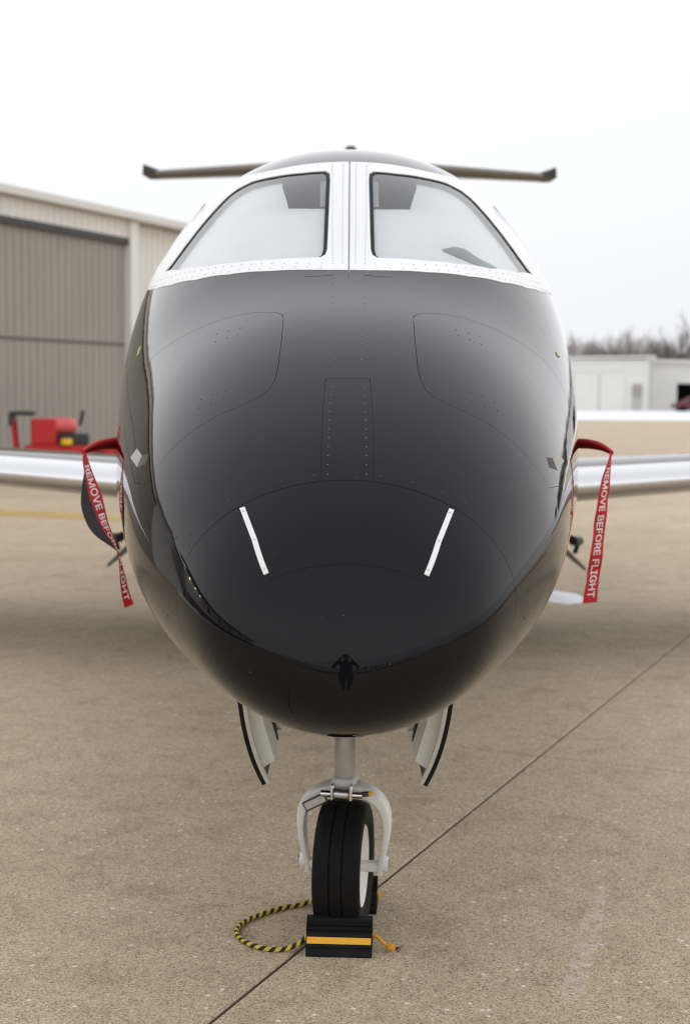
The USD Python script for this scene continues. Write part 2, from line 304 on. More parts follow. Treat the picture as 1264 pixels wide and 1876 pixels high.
def patch(region, off=0.0, skirt=None, tgrid=TS, sgrid=SSg):
    """the body's skin over a region of (t, s), with the true normals; skirt: depth of walls round its edge"""
    V, Fc, N = [], [], []
    def put(ts, tris, ns=None):
        b = len(V); ts = np.asarray(ts); p = surf(ts[:, 1], ts[:, 0]); nn = snorm(ts[:, 1], ts[:, 0])
        V.extend(p + nn * off); N.extend(nn); Fc.extend([(b + i, b + j, b + k) for i, j, k in tris])
    grid = {}
    def gv(i, j):
        if (i, j) not in grid:
            ts = np.array([[tgrid[i], sgrid[j]]]); p = surf(ts[:, 1], ts[:, 0]); nn = snorm(ts[:, 1], ts[:, 0])
            grid[i, j] = len(V); V.append(p[0] + nn[0] * off); N.append(nn[0])
        return grid[i, j]
    for poly in clean_rings(region):
        pp = prep(poly); t0, s0, t1, s1 = poly.bounds
        for i in range(len(tgrid) - 1):
            if tgrid[i + 1] < t0 or tgrid[i] > t1: continue
            for j in range(len(sgrid) - 1):
                if sgrid[j + 1] < s0 or sgrid[j] > s1: continue
                cell = sbox(tgrid[i], sgrid[j], tgrid[i + 1], sgrid[j + 1])
                if pp.contains_properly(cell) or pp.covers(cell):
                    a_, b_, c_, d_ = gv(i, j), gv(i + 1, j), gv(i + 1, j + 1), gv(i, j + 1)
                    Fc.extend([(a_, b_, c_), (a_, c_, d_)])
                elif pp.intersects(cell):
                    for g in clean_rings(poly.intersection(cell)):
                        try: v2, f2 = trimesh.creation.triangulate_polygon(g, engine='earcut')
                        except Exception: continue
                        if len(f2): put(v2, f2)
        if skirt:
            for ring in [poly.exterior, *poly.interiors]:
                L = np.array(affinity.scale(ring, AT, AS, origin=(0, 0)).segmentize(.03).coords) / [AT, AS]
                if len(L) < 4: continue
                p = surf(L[:, 1], L[:, 0]); nn = snorm(L[:, 1], L[:, 0]); o = np.cross(np.gradient(p, axis=0), nn); o /= np.maximum(np.linalg.norm(o, axis=1, keepdims=True), 1e-12)
                b = len(V); k = len(L); V.extend(p + nn * off); V.extend(p + nn * (off - skirt)); N.extend(o); N.extend(o)
                for q in range(k - 1): Fc.extend([(b + q, b + q + 1, b + k + q + 1), (b + q, b + k + q + 1, b + k + q)])
    V, Fc, N = np.array(V), np.array(Fc), np.array(N)
    # wind the triangles with their normals
    fn = np.cross(V[Fc[:, 1]] - V[Fc[:, 0]], V[Fc[:, 2]] - V[Fc[:, 0]]); bad = (fn * N[Fc[:, 0]]).sum(1) < 0
    Fc[bad] = Fc[bad][:, ::-1]
    return V, Fc, N
mir = lambda g: affinity.scale(g, -1, 1, origin=(PI / 2, 0))
def mesh_of(vfn): return trimesh.Trimesh(vfn[0], vfn[1], process=False)
def merge3(parts):
    V, Fc, N, b = [], [], [], 0
    for v, f, n in parts: V.append(v); Fc.append(f + b); N.append(n); b += len(v)
    return np.vstack(V), np.vstack(Fc), np.vstack(N)
# outlines measured on the body (t, s); the left side, mirrored for the right
pane_pts = [(1.6459, 1.578), (1.6306, 1.5674), (1.628, 1.543), (1.6297, 1.4728), (1.6326, 1.3957), (1.6354, 1.3447), (1.6418, 1.3284), (1.6584, 1.3214), (1.7165, 1.323), (1.8505, 1.334), (1.9988, 1.358), (2.1644, 1.401), (2.3228, 1.470), (2.434, 1.548),
            (2.3932, 1.5405), (2.3388, 1.5441), (2.2715, 1.556), (2.1941, 1.5757), (2.1224, 1.5985), (2.0684, 1.6165), (2.0234, 1.6235), (1.9504, 1.6202), (1.8516, 1.6005), (1.7385, 1.5844)]
fit_s = lambda L: [(t, s + (-.009 + .049 * (s - 1.279) / .338) * min(1, max(0, 1.08 - (t - PI / 2) / .95))) for t, s in L]
pane_pts = fit_s(pane_pts)
pane = Polygon([(t, s) for t, s in pane_pts]); paneR = mir(pane)
lo = [(PI / 2, 1.279), (1.6351, 1.2799), (1.7157, 1.2848), (1.8499, 1.2983), (1.9051, 1.3074), (2.0514, 1.3349), (2.2305, 1.385), (2.3922, 1.4569), (2.4929, 1.5253), (2.5533, 1.5884), (2.62, 1.70), (2.66, 1.86)]
hi = [(2.16, 1.86), (2.08, 1.76), (1.9988, 1.694), (1.9292, 1.6545), (1.8713, 1.638), (1.8166, 1.628), (1.7276, 1.6208), (1.6383, 1.6163), (PI / 2, 1.6169)]
lo, hi = fit_s(lo), fit_s(hi)
whiteL = Polygon(lo + hi); white = unary_union([whiteL, mir(whiteL)]).buffer(1e-6)
side_win = Polygon([(2.20, 1.665), (2.47, 1.665), (2.52, 1.70), (2.53, 1.80), (2.49, 1.82), (2.26, 1.80), (2.20, 1.74)])
low = [(1.8178, 1.0716), (1.8348, .986), (1.8604, .8989), (1.8847, .851), (1.919, .8216), (1.973, .8075), (2.083, .8007), (2.2055, .805), (2.3785, .8107), (2.535, .8149), (2.6283, .8175), (2.78, .83), (2.86, .90)]
top_ = [(2.88, 1.22), (2.80, 1.32), (2.5636, 1.2698), (2.4565, 1.2394), (2.31, 1.202), (2.167, 1.1745), (2.0392, 1.1536), (1.9352, 1.132), (1.8501, 1.109), (1.8204, 1.0905)]
door = Polygon(low + top_); doorR = mir(door)
panel = Polygon([(PI / 2 - .0886, .8275), (PI / 2 + .0886, .8275), (PI / 2 + .157, .527), (PI / 2 - .157, .527)])
BOT, TOP = -PI / 2, 1.5 * PI
full = sbox(BOT, 0, TOP, math.sqrt(5.0)); RS, CS = .527, .309
def line(g, w): return affinity.scale(affinity.scale(g, AT, AS, origin=(0, 0)).buffer(w / 2, cap_style=2), 1 / AT, 1 / AS, origin=(0, 0))
groove = unary_union([line(LineString([(BOT - 1, RS), (TOP + 1, RS)]), .0022), line(LineString([(.9, CS), (2.25, CS)]), .0014),
                      line(door.exterior, .0015), line(doorR.exterior, .0015), line(panel.exterior, .0014),
                      line(LineString([(PI / 2, 1.235), (PI / 2, 1.279)]), .0016)])

jet = thing('business_jet', 'black business jet with white windshield frame parked nose on to the camera', 'aeroplane')
# nose gear bay opening in the belly
bay = unary_union([sbox(BOT, 1.03, BOT + .34, 1.42), sbox(TOP - .34, 1.03, TOP, 1.42)])
body = full.difference(unary_union([sbox(BOT - 1, -1, TOP + 1, RS), white, door, doorR, panel, groove, bay]))
aft = []
ring_t = TS; prev = None; rows = []
for y, k, zc_ in [(5.0, 1, 0), (6.5, 1.0, 0), (8.0, 1.0, 0), (9.2, .97, .01), (10.2, .89, .05), (11.2, .75, .12), (12.3, .56, .2), (13.3, .35, .28), (14.1, .14, .34), (14.3, .03, .36)]:
    p = surf(np.full(145, math.sqrt(5.0)), ring_t); zmid = 1.78
    rows.append(np.stack([p[:, 0] * k, np.full(145, y), zmid + (p[:, 2] - zmid) * k + zc_], -1))
V = np.vstack(rows); Fc = [(r * 145 + c, r * 145 + c + 1, (r + 1) * 145 + c + 1, (r + 1) * 145 + c) for r in range(len(rows) - 1) for c in range(144)]
va, fa, na = meshkit.arrays((V, np.array(Fc)), True)
ctr = np.c_[0 * va[:, 0], va[:, 1], 0 * va[:, 0] + 1.8]
if ((va - ctr) * na).sum() < 0: na, fa = -na, fa[:, ::-1]
fus = obj('fuselage', merge3([patch(body), (va, fa, na)]), 'black_gloss_paint', jet)
capreg = sbox(BOT, 0, TOP, CS).difference(groove); ring = sbox(BOT, CS, TOP, RS).difference(groove)
obj('nose_radome', patch(unary_union([capreg, ring, sbox(BOT, CS - .01, .9, CS + .01), sbox(2.25, CS - .01, TOP, CS + .01)]).buffer(0)), 'black_gloss_paint', jet)
for d in (door, doorR): obj('baggage_door', patch(d.difference(groove)), 'black_gloss_paint', jet)
obj('nose_access_panel', patch(panel.difference(groove).difference(sbox(0, 0, 9, RS))), 'black_gloss_paint', jet)
obj('inner_skin', patch(sbox(BOT, .0, TOP, 1.275).difference(bay), off=-.0035), 'gap_dark', jet)
# windshield frame: two halves meeting on a centre seam
frame_l = whiteL.difference(unary_union([pane, side_win, line(LineString([(PI / 2, 0), (PI / 2, 3)]), .0016)]))
fr = obj('windshield_frame', merge3([patch(frame_l, .0015, skirt=.012), patch(mir(frame_l), .0015, skirt=.012)]), 'white_paint', jet)
obj('centre_seam', patch(line(LineString([(PI / 2, 1.265), (PI / 2, 1.662)]), .02), -.003), 'rivet_grey', fr)
idx = list(range(13, 24)) + list(range(0, 8))
edge_line = LineString([pane_pts[i] for i in idx])
inner = buf(pane, -.0022).difference(line(edge_line, .0155))
for g, sgn in ((pane, 1), (paneR, -1)):
    inn = inner if sgn > 0 else mir(inner)
    w = obj('windshield_pane', patch(inn, -.004), 'pane_glass', jet)
    obj('seal', patch(g.difference(inn), -.0015, skirt=.01), 'seal_rubber', w)
    for k, (c0, c1, mt) in enumerate(((1.643, 1.652, 'fringe_cyan'), (1.652, 1.6565, 'fringe_magenta'), (1.6565, 1.662, 'fringe_yellow'))):  # optical colour fringes of the glass, painted as tinted strips behind it
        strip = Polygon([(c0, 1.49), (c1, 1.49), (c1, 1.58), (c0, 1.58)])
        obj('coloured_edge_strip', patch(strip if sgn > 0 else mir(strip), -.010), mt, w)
for g in (side_win, mir(side_win)): obj('side_window', patch(g, -.003), 'window_dark', jet)
# cockpit lining, bulkhead and glareshield seen through the panes
liner_reg = sbox(.25, 1.24, PI - .25, math.sqrt(5) - .02).difference(unary_union([buf(pane, .03), buf(paneR, .03)]))
obj('cockpit_lining', patch(liner_reg, -.05), 'cockpit_liner', jet)
pr = surf(np.full(60, math.sqrt(3.7)), np.linspace(0, 2 * PI, 61)[:-1]); pr = pr * [.93, 1, 1]; pr[:, 2] = 1.8 + (pr[:, 2] - 1.8) * .93
obj('cockpit_bulkhead', trimesh.Trimesh(np.vstack([pr, [[0, 3.7, 1.8]]]), [(i, (i + 1) % 60, 60) for i in range(60)], process=False), 'cockpit_dark', jet)
obj('glareshield', bx(-.40, .40, 1.95, 2.3, 1.98, 2.06, .03), 'cockpit_dark', jet)
for sx in (-1, 1):
    obj('pilot_seat', cat_([bx(sx * .33 - .23, sx * .33 + .23, 2.9, 3.05, 1.55, 2.25, .05), bx(sx * .33 - .13, sx * .33 + .13, 2.92, 3.02, 2.28, 2.46, .04)]), 'cockpit_dark', jet)

# small parts on the skin
def studs(pts, r, h, n=8):
    out = []
    for t, s in pts:
        p, nn = surf(s, t), snorm(np.array(s), np.array(t))
        out.append(tube([p - nn * .001, p + nn * h], [r, r * .8], n))
    return cat_(out)
def both(pts): return pts + [(PI - t, s) for t, s in pts]
def arc(pts, step):
    """points spaced by metres along a (t, s) polyline"""
    L = np.array(pts); ts = []
    for a_, b_ in zip(L[:-1], L[1:]):
        q = a_ + (b_ - a_) * np.linspace(0, 1, 40)[:-1, None]; ts.append(q)
    ts = np.vstack(ts + [L[-1:]]); P = surf(ts[:, 1], ts[:, 0]); d = np.r_[0, np.cumsum(np.linalg.norm(np.diff(P, axis=0), axis=1))]
    k = np.arange(step / 2, d[-1], step)
    return [(float(np.interp(x, d, ts[:, 0])), float(np.interp(x, d, ts[:, 1]))) for x in k]
wr = []
for o0, o1 in ((.016, .0165), (.046, .051)): wr += both(arc([(PI / 2 + o0, 1.290), (PI / 2 + o1, 1.645)], .026))
lo_in = [(t, s + .008 + .004 * (t - PI / 2)) for t, s in lo[1:10]]; wr += both(arc(lo_in, .045))
lo_in2 = [(t - .004, s + .021 + .012 * (t - PI / 2)) for t, s in lo[1:9]]; wr += both(arc(lo_in2, .045))
wr += both(arc([(t, s - .012) for t, s in hi[1:]], .05))
obj('rivets', studs(wr, .0033, .0022), 'rivet_grey', fr, kind='stuff')
nr_ = [(PI / 2 + x0, s) for s, x0 in [(q, .066 + (.8 - q) * .18) for q in np.linspace(.80, .545, 11)]]; nr_ += [(PI - t, s) for t, s in nr_]
nr_ += both([(PI / 2 + .048, s) for s in np.linspace(.86, 1.24, 14)])
obj('nose_rivets', studs(nr_, .0026, .0008), 'rivet_steel', jet, kind='stuff')
fast = [(2.1489, 1.0744), (2.1358, 1.107), (2.0883, 1.0667), (2.0764, 1.094), (2.0327, 1.0617), (2.0165, 1.0843), (2.2975, .8677), (2.2732, .8895), (2.2246, .8553), (2.2038, .8805), (2.1514, .8477), (2.1354, .8709)]
obj('door_fasteners', studs(both(fast), .0034, .0006), 'fastener_dark', jet, kind='stuff')
rf = [(2.7096, .545), (2.6565, .5646), (2.4757, .5639), (2.306, .5572), (2.1502, .5509), (1.96, .547), (1.76, .545), (2.77, .60), (3.1478, .60), (3.35, .60)]
obj('radome_fasteners', studs(both(rf), .0036, .0008), 'fastener_dark', jet, kind='stuff')
stc = [np.array(p) for p in ((2.2526, .5197), (2.2180, .5168), (2.2195, .3260), (2.2658, .3255))]
for sgn in (1, -1):
    pg = Polygon([stc[0], stc[1], (2.2048, .4205), stc[2], stc[3], (2.2437, .422)]); fl = (lambda g: g) if sgn > 0 else mir
    st_ = obj('lightning_strip', patch(fl(pg), .0032, skirt=.0042), 'strip_metal', jet)
    for f_ in (.06, .5, .93):
        a_ = (stc[0] + stc[1]) / 2; b_ = (stc[2] + stc[3]) / 2; c_ = a_ + (b_ - a_) * f_ - np.array([.056 * f_ * (1 - f_), 0])
        t_, s_ = (c_[0], c_[1]) if sgn > 0 else (PI - c_[0], c_[1])
        p, nn = surf(s_, t_), snorm(np.array(s_), np.array(t_))
        obj('screw', tube([p + nn * .002, p + nn * .0042], [.0034, .0026], 10), 'steel', st_)
    t_, s_ = (2.765, .9366) if sgn > 0 else (PI - 2.765, .9366)
    p = surf(s_, t_) + snorm(np.array(s_), np.array(t_)) * .008
    m = trimesh.creation.extrude_polygon(Polygon([(0, .026), (.021, -.003), (.001, -.028), (-.018, .001)]), .005, engine='earcut'); v = m.vertices
    m = trimesh.Trimesh(np.c_[v[:, 0] * sgn, v[:, 2] - .006, v[:, 1]] + p, m.faces); m.fix_normals()
    tb = obj('probe_plate', m, 'tab_grey', jet)
    obj('vane', tube([p + [sgn * .004, -.002, -.026], p + [sgn * .012, .004, -.042]], [.005, .003], 8), 'fastener_dark', tb)
    t_, s_ = (2.655, 1.394) if sgn > 0 else (PI - 2.655, 1.394)
    obj('hinge_tab', patch(Polygon([(t_ - .02, s_ + .006), (t_ - .005, s_ + .008), (t_ + .02, s_ - .006), (t_ + .005, s_ - .008)]), .003, skirt=.004), 'tab_yellow', jet)
    # flush dark oval just below the windshield
    t_ = 1.665 if sgn > 0 else PI - 1.665
    obj('drain_slot', patch(affinity.scale(Polygon([(t_ + .055 * math.cos(k), 1.254 + .0045 * math.sin(k)) for k in np.linspace(0, 2 * PI, 25)[:-1]]), 1, 1), .0006), 'gap_dark', jet)

# wings, tail, engines
def naca(n=26, tc=.13, camber=.015):
    x = (1 - np.cos(np.linspace(0, PI, n))) / 2
    yt = 5 * tc * (.2969 * np.sqrt(x) - .126 * x - .3516 * x**2 + .2843 * x**3 - .1036 * x**4)
    yc = camber * 4 * x * (1 - x)
    return np.r_[np.c_[x, yc + yt][::-1], np.c_[x, yc - yt][1:]]
def loft(stations, lo_c, hi_c, tc=.13, inc=2.0, camber=.015, vertical=False):
    """stations: (span, y_le, z, chord); keeps the part of the chord between lo_c and hi_c as a closed ribbon"""
    pr = naca(tc=tc, camber=camber); keep = (pr[:, 0] >= lo_c) & (pr[:, 0] <= hi_c); rows = []
    if lo_c > 0:
        up = pr[:26][keep[:26]]; dn = pr[26:][keep[26:]]; ring = np.vstack([dn, up])
    else: ring = pr[keep]
    for X, yl, z, c in stations:
        a_ = math.radians(inc); x, h = ring[:, 0] * c, ring[:, 1] * c
        y, zz = x * math.cos(a_) + h * math.sin(a_), -x * math.sin(a_) + h * math.cos(a_)
        rows.append(np.stack([np.full(len(x), X), yl + y, z + zz], -1) if not vertical else np.stack([h, yl + x, np.full(len(x), X)], -1))
    k = len(ring); V = np.vstack(rows); Fc = []
    for r in range(len(rows) - 1):
        for i in range(k - 1): Fc += [(r * k + i, r * k + i + 1, (r + 1) * k + i + 1), (r * k + i, (r + 1) * k + i + 1, (r + 1) * k + i)]
        if lo_c > 0: Fc += [(r * k + k - 1, r * k, (r + 1) * k), (r * k + k - 1, (r + 1) * k, (r + 1) * k + k - 1)]
    for e in (0, len(rows) - 1):
        c0 = len(V); V = np.vstack([V, rows[e].mean(0)]); Fc += [(e * k + i, e * k + (i + 1) % k, c0) for i in range(k)]
    m = trimesh.Trimesh(V, Fc, process=False); m.fix_normals(); return m
for sx in (-1, 1):
    st_ = [(sx * X, 5.75 + (X - .8) * .36, 1.142 + (X - .8) * .052, 2.35 - (X - .8) * .22) for X in (.75, 1.6, 3.0, 5.0, 7.2)]
    w = obj('wing', loft(st_, .095, 1.0), 'black_gloss_paint', jet, smooth=40)
    obj('leading_edge', loft(st_, 0, .1), 'polished_metal', w, smooth=50)
    st_ = [(sx * X, 13.25 + X * .42, 4.325 + X * .004, 1.15 - X * .2) for X in (.0, 1.2, 2.3)]
    h_ = obj('tailplane', loft(st_, .10, 1.0, tc=.15, inc=-2), 'black_gloss_paint', jet, smooth=40)
    obj('leading_edge', loft(st_, 0, .105, tc=.15, inc=-2), 'tail_boot', h_, smooth=50)
    horn = trimesh.Trimesh([[sx * 2.29, 14.24, 4.328], [sx * 2.29, 14.95, 4.366], [sx * 2.475, 14.30, 4.332], [sx * 2.475, 14.95, 4.37], [sx * 2.26, 14.35, 4.392], [sx * 2.26, 14.95, 4.37], [sx * 2.468, 14.32, 4.462], [sx * 2.468, 14.95, 4.46]], []).convex_hull
    obj('elevator_horn', horn, 'horn_dark', h_)
    e_ = obj('engine_pod', T(Rx(lathe([(.02, 0), (.27, .0), (.31, -.05), (.36, .12), (.42, .7), (.42, 1.5), (.36, 2.2), (.26, 2.75), (.22, 2.75), (.02, 2.6)], 36), -90), sx * 1.36, 9.5, 2.25), 'black_gloss_paint', jet, smooth=40)
    obj('pylon', bx(min(sx * .7, sx * 1.1), max(sx * .7, sx * 1.1), 10.0, 11.6, 2.17, 2.31, .05), 'black_gloss_paint', e_)
fin = [(z, 10.9 + (z - 2.5) * 1.45, 0, 3.0 - (z - 2.5) * .95) for z in (2.5, 3.2, 3.9, 4.45)]
obj('tail_fin', loft(fin, 0, 1, tc=.10, camber=0, vertical=True), 'black_gloss_paint', jet, smooth=40)
obj('tail_bullet', T(Rx(lathe([(.0, -.25), (.05, -.2), (.09, 0), (.10, .4), (.09, 1.2), (.0, 1.5)], 24), -90), 0, 13.4, 4.40), 'black_gloss_paint', jet, smooth=50)
obj('tail_beacon', T(lathe([(.0, .27), (.05, .26), (.075, .22), (.085, 0), (0, 0)], 20), .012, 14.0, 4.372), 'track_dark', jet, smooth=50)
for sx in (-1, 1):
    lg = obj('main_gear_leg', cat_([cyl((sx * 1.42, 7.9, 1.22), (sx * 1.36, 7.9, .45), .05), cyl((sx * 1.36, 7.9, .45), (sx * 1.25, 8.1, .25), .04)]), 'gear_white', jet)
    obj('tyre', T(Ry(lathe([(.10, -.07), (.2, -.085), (.25, -.05), (.25, .05), (.2, .085), (.10, .07)], 30), 90), sx * 1.22, 8.1, .25), 'tyre_rubber', lg, smooth=40)
    dq = np.array([[sx * 1.40, .86], [sx * 1.62, .64], [sx * 1.80, .46], [sx * 1.785, .445], [sx * 1.59, .62], [sx * 1.38, .83]])
    m = trimesh.creation.extrude_polygon(Polygon(dq), .55, engine='earcut'); m.apply_transform(trimesh.transformations.rotation_matrix(PI / 2, [1, 0, 0])); m.apply_translation((0, 8.1, 0)); m.fix_normals()
    obj('main_gear_door', m, 'gear_door_grey', lg)
    obj('door_actuator', cat_([cyl((sx * 1.45, 7.7, .76), (sx * 1.77, 7.7, .655), .022), cyl((sx * 1.70, 7.6, .665), (sx * 1.78, 7.8, .645), .035, 12), cyl((sx * 1.76, 7.7, .66), (sx * 1.74, 7.75, .56), .018)]), 'tug_dark', lg)

# nose gear
WY, WR = 1.50, .215
leg = obj('nose_gear_strut', cat_([cyl((0, WY + .03, 1.05), (0, WY, .70), .045, 28), cyl((0, WY, .72), (0, WY, .50), .034, 28)]), 'strut_grey', jet, smooth=40)
obj('strut_collar', T(lathe([(.0, .03), (.052, .03), (.056, .02), (.056, -.02), (.05, -.03), (0, -.03)], 28), 0, WY + .01, .74), 'gear_white', leg, smooth=40)
def fork_arm(sx):
    c = smoothpts([(sx * .015, WY - .01, .478), (sx * .075, WY - .012, .468), (sx * .122, WY - .008, .432), (sx * .141, WY, .372), (sx * .137, WY, .30), (sx * .126, WY, .24), (sx * .122, WY, .19)], 26)
    V = []; tg = np.gradient(c, axis=0); tg /= np.linalg.norm(tg, axis=1, keepdims=True)
    wd = np.interp(np.linspace(0, 1, 26), [0, .3, .6, .85, 1], [.025, .020, .0130, .0098, .008]); dp = np.interp(np.linspace(0, 1, 26), [0, .4, .8, 1], [.045, .042, .034, .022])
    for p, t_, a_, b_ in zip(c, tg, wd, dp):
        nx = np.cross(t_, [0, 1, 0]); nx /= np.linalg.norm(nx)
        for k in np.linspace(0, 2 * PI, 13)[:-1]:
            cx, cy = math.cos(k), math.sin(k); V.append(p + nx * a_ * np.sign(cx) * abs(cx) ** .6 + np.array([0, 1, 0]) * b_ * np.sign(cy) * abs(cy) ** .6)
    V = np.array(V); Fc = [(r * 12 + i, r * 12 + (i + 1) % 12, (r + 1) * 12 + (i + 1) % 12, (r + 1) * 12 + i) for r in range(25) for i in range(12)]
    m = trimesh.Trimesh(*meshkit.arrays((V, np.array(Fc)))[:2], process=False)
    m = cat_([m, trimesh.Trimesh(V[-12:]).convex_hull, trimesh.Trimesh(V[:12] + np.random.rand(12, 3) * 1e-6).convex_hull]) if False else m
    ends = [trimesh.Trimesh(np.vstack([V[a0:a0 + 12], V[a0:a0 + 12].mean(0)]), [(i, (i + 1) % 12, 12) for i in range(12)], process=False) for a0 in (0, 25 * 12)]
    return cat_([m, *ends])
STEER = -8.0
def st(m): return Rz(m, STEER, (0, WY, 0))
fk = obj('nose_gear_fork', cat_([st(fork_arm(-1)), st(fork_arm(1)), st(bx(-.042, .042, WY - .05, WY + .05, .455, .515, .012)),
     st(Ry(T(lathe([(0, .016), (.022, .016), (.027, .010), (.027, -.010), (.022, -.016), (0, -.016)], 24), 0, 0, 0), 90).apply_translation((-.131, WY, .225)) or T(Ry(lathe([(0, .016), (.022, .016), (.027, .010), (.027, -.010), (.022, -.016), (0, -.016)], 24), 90), -.131, WY, .225)),
     st(T(Ry(lathe([(0, .016), (.022, .016), (.027, .010), (.027, -.010), (.022, -.016), (0, -.016)], 24), 90), .131, WY, .225))]), 'gear_white', jet, smooth=45)
for sx in (-1, 1): obj('axle_bolt', st(cyl((sx * .145, WY, .225), (sx * .152, WY, .225), .017, 6)), 'steel', fk)
obj('hinge_pin', st(cat_([cyl((-.068, WY - .07, .472), (.068, WY - .07, .472), .011, 16), bx(-.036, -.024, WY - .085, WY - .04, .452, .505, .004), bx(.024, .036, WY - .085, WY - .04, .452, .505, .004)])), 'chrome', fk, smooth=40)
obj('shimmy_damper', st(cat_([cyl((-.022, WY - .074, .474), (.022, WY - .074, .474), .019, 18)] + [cyl((x, WY - .074, .474), (x + .003, WY - .074, .474), .0215, 18) for x in (-.02, -.008, .004, .016)])), 'steel', fk, smooth=40)
obj('grease_cap', st(cyl((.068, WY - .07, .475), (.088, WY - .07, .478), .009, 12)), 'tug_dark', fk)
obj('yellow_tag', st(bx(.086, .102, WY - .076, WY - .066, .472, .486, .003)), 'chock_yellow', fk)
pl = st(Ry(bx(-.036, .036, WY - .064, WY - .058, .428, .452, .002), -28, (0, WY, .44))); pl.apply_translation((-.088, 0, .002))
obj('data_plate', pl, 'plate_grey', fk)
pl2 = st(Ry(bx(-.041, .041, WY - .060, WY - .055, .423, .457, .002), -28, (0, WY, .44))); pl2.apply_translation((-.088, 0, .002)); obj('plate_frame', pl2, 'fastener_dark', fk)
# tyre with three grooves, profile lathed about the axle
half = [(.130, .060), (.140, .070), (.165, .083), (.190, .0865), (.203, .081), (.2095, .066), (.2125, .050)]
prof = half + [(.2120, .058), (.2105, .057), (.2105, .055), (.2125, .054), (.2145, .026), (.2095, .0245), (.2095, .0205), (.2145, .019), (.215, .008)]
prof = prof + [(r, -x) for r, x in prof[::-1]] + [(.130, -.060), (.130, .060)]
tyre = lathe([(r, x * .90) for r, x in prof], 72)
wheel = UsdGeom.Xform.Define(stage, str(jet.GetPath()) + '/nose_wheel').GetPrim()
put = lambda m: st(T(Ry(m, 90), 0, WY, WR))
obj('tyre', put(tyre), 'tyre_rubber', wheel, smooth=38)
rim = lathe([(.02, .040), (.045, .040), (.055, .030), (.075, .026), (.100, .036), (.124, .056), (.133, .066), (.133, -.066), (.124, -.056), (.100, -.036), (.075, -.026), (.055, -.030), (.045, -.040), (.02, -.040)], 48)
obj('rim', put(rim), 'gear_white', wheel, smooth=38)
obj('axle', st(cyl((-.135, WY, WR), (.135, WY, WR), .019, 20)), 'gear_white', wheel, smooth=40)
# nose gear doors: curved plates hung open beside the bay, with a white box stiffener on the inside face
def door_plate(sx, y0, y1, prof, th):
    P = np.array(prof); tg = np.gradient(P, axis=0); nr = np.c_[-tg[:, 1], tg[:, 0]]; nr /= np.linalg.norm(nr, axis=1, keepdims=True)
    pg = Polygon(np.vstack([P - nr * th / 2, (P + nr * th / 2)[::-1]]))
    m = trimesh.creation.extrude_polygon(pg, y1 - y0, engine='earcut')
    v = m.vertices; m = trimesh.Trimesh(np.c_[v[:, 0] * sx, y0 + v[:, 2], v[:, 1]], m.faces); m.fix_normals(); return m
DP = smoothpts([(.330, .99), (.325, .86), (.313, .77), (.288, .67), (.246, .575)], 22)
for sx in (-1, 1):
    d_ = obj('nose_gear_door', door_plate(sx, 1.17, 1.92, DP, .012), 'black_gloss_paint', jet, smooth=40)
    obj('door_lining', door_plate(sx, 1.19, 1.90, DP[3:20] + [-.011, .002], .009), 'gear_white', d_, smooth=40)
    obj('edge_trim', door_plate(sx, 1.166, 1.19, DP[2:] + [-.014, .003], .012), 'steel', d_, smooth=40)
    for nm, y0, y1, pg in (('stiffener_box', 1.215, 1.43, [(.315, .95), (.301, .763), (.257, .612), (.217, .640), (.253, .763), (.27, .95)]), ('rib_bracket', 1.47, 1.82, [(.285, .95), (.266, .77), (.236, .640), (.206, .655), (.236, .79), (.243, .95)])):
        m = trimesh.creation.extrude_polygon(Polygon(pg), y1 - y0, engine='earcut'); v = m.vertices
        m = trimesh.Trimesh(np.c_[v[:, 0] * sx, y0 + v[:, 2], v[:, 1]], m.faces); m.fix_normals()
        obj(nm, m, 'gear_white', d_)

    obj('hinge_rod', cyl((sx * .262, 1.445, .93), (sx * .222, 1.452, .645), .006, 10), 'track_dark', d_, smooth=40)
    obj('spring', cat_([tube([(sx * (.252 - .1 * k + .004 * (-1) ** q), 1.45, .80 - .55 * k) for q, k in enumerate(np.linspace(0, .22, 14))], .0035, 6)]), 'steel', d_, smooth=40)
    for k in range(4): obj('bolt', cyl((sx * (.247 - .011 * k), 1.462, .80 - .042 * k), (sx * (.247 - .011 * k), 1.448, .80 - .042 * k), .0075, 8), 'steel', d_)
    obj('hinge_arm', cat_([cyl((sx * .25, 1.84, .95), (sx * .226, 1.84, .60), .010, 10)]), 'track_dark', d_, smooth=40)
obj('bay_roof', bx(-.30, .30, 1.05, 2.0, 1.08, 1.10), 'cockpit_dark', jet)
obj('belly_antenna', bx(.0, .012, .60, .68, .875, .90, .004), 'tug_dark', jet)
obj('red_pin_flag', trimesh.Trimesh([[.085, 1.62, .70], [.115, 1.62, .71], [.108, 1.62, .655], [.085, 1.625, .70], [.115, 1.625, .71], [.108, 1.625, .655]], [[0, 2, 1], [3, 4, 5], [0, 1, 4], [0, 4, 3], [1, 2, 5], [1, 5, 4], [2, 0, 3], [2, 3, 5]]), 'streamer_red', jet)

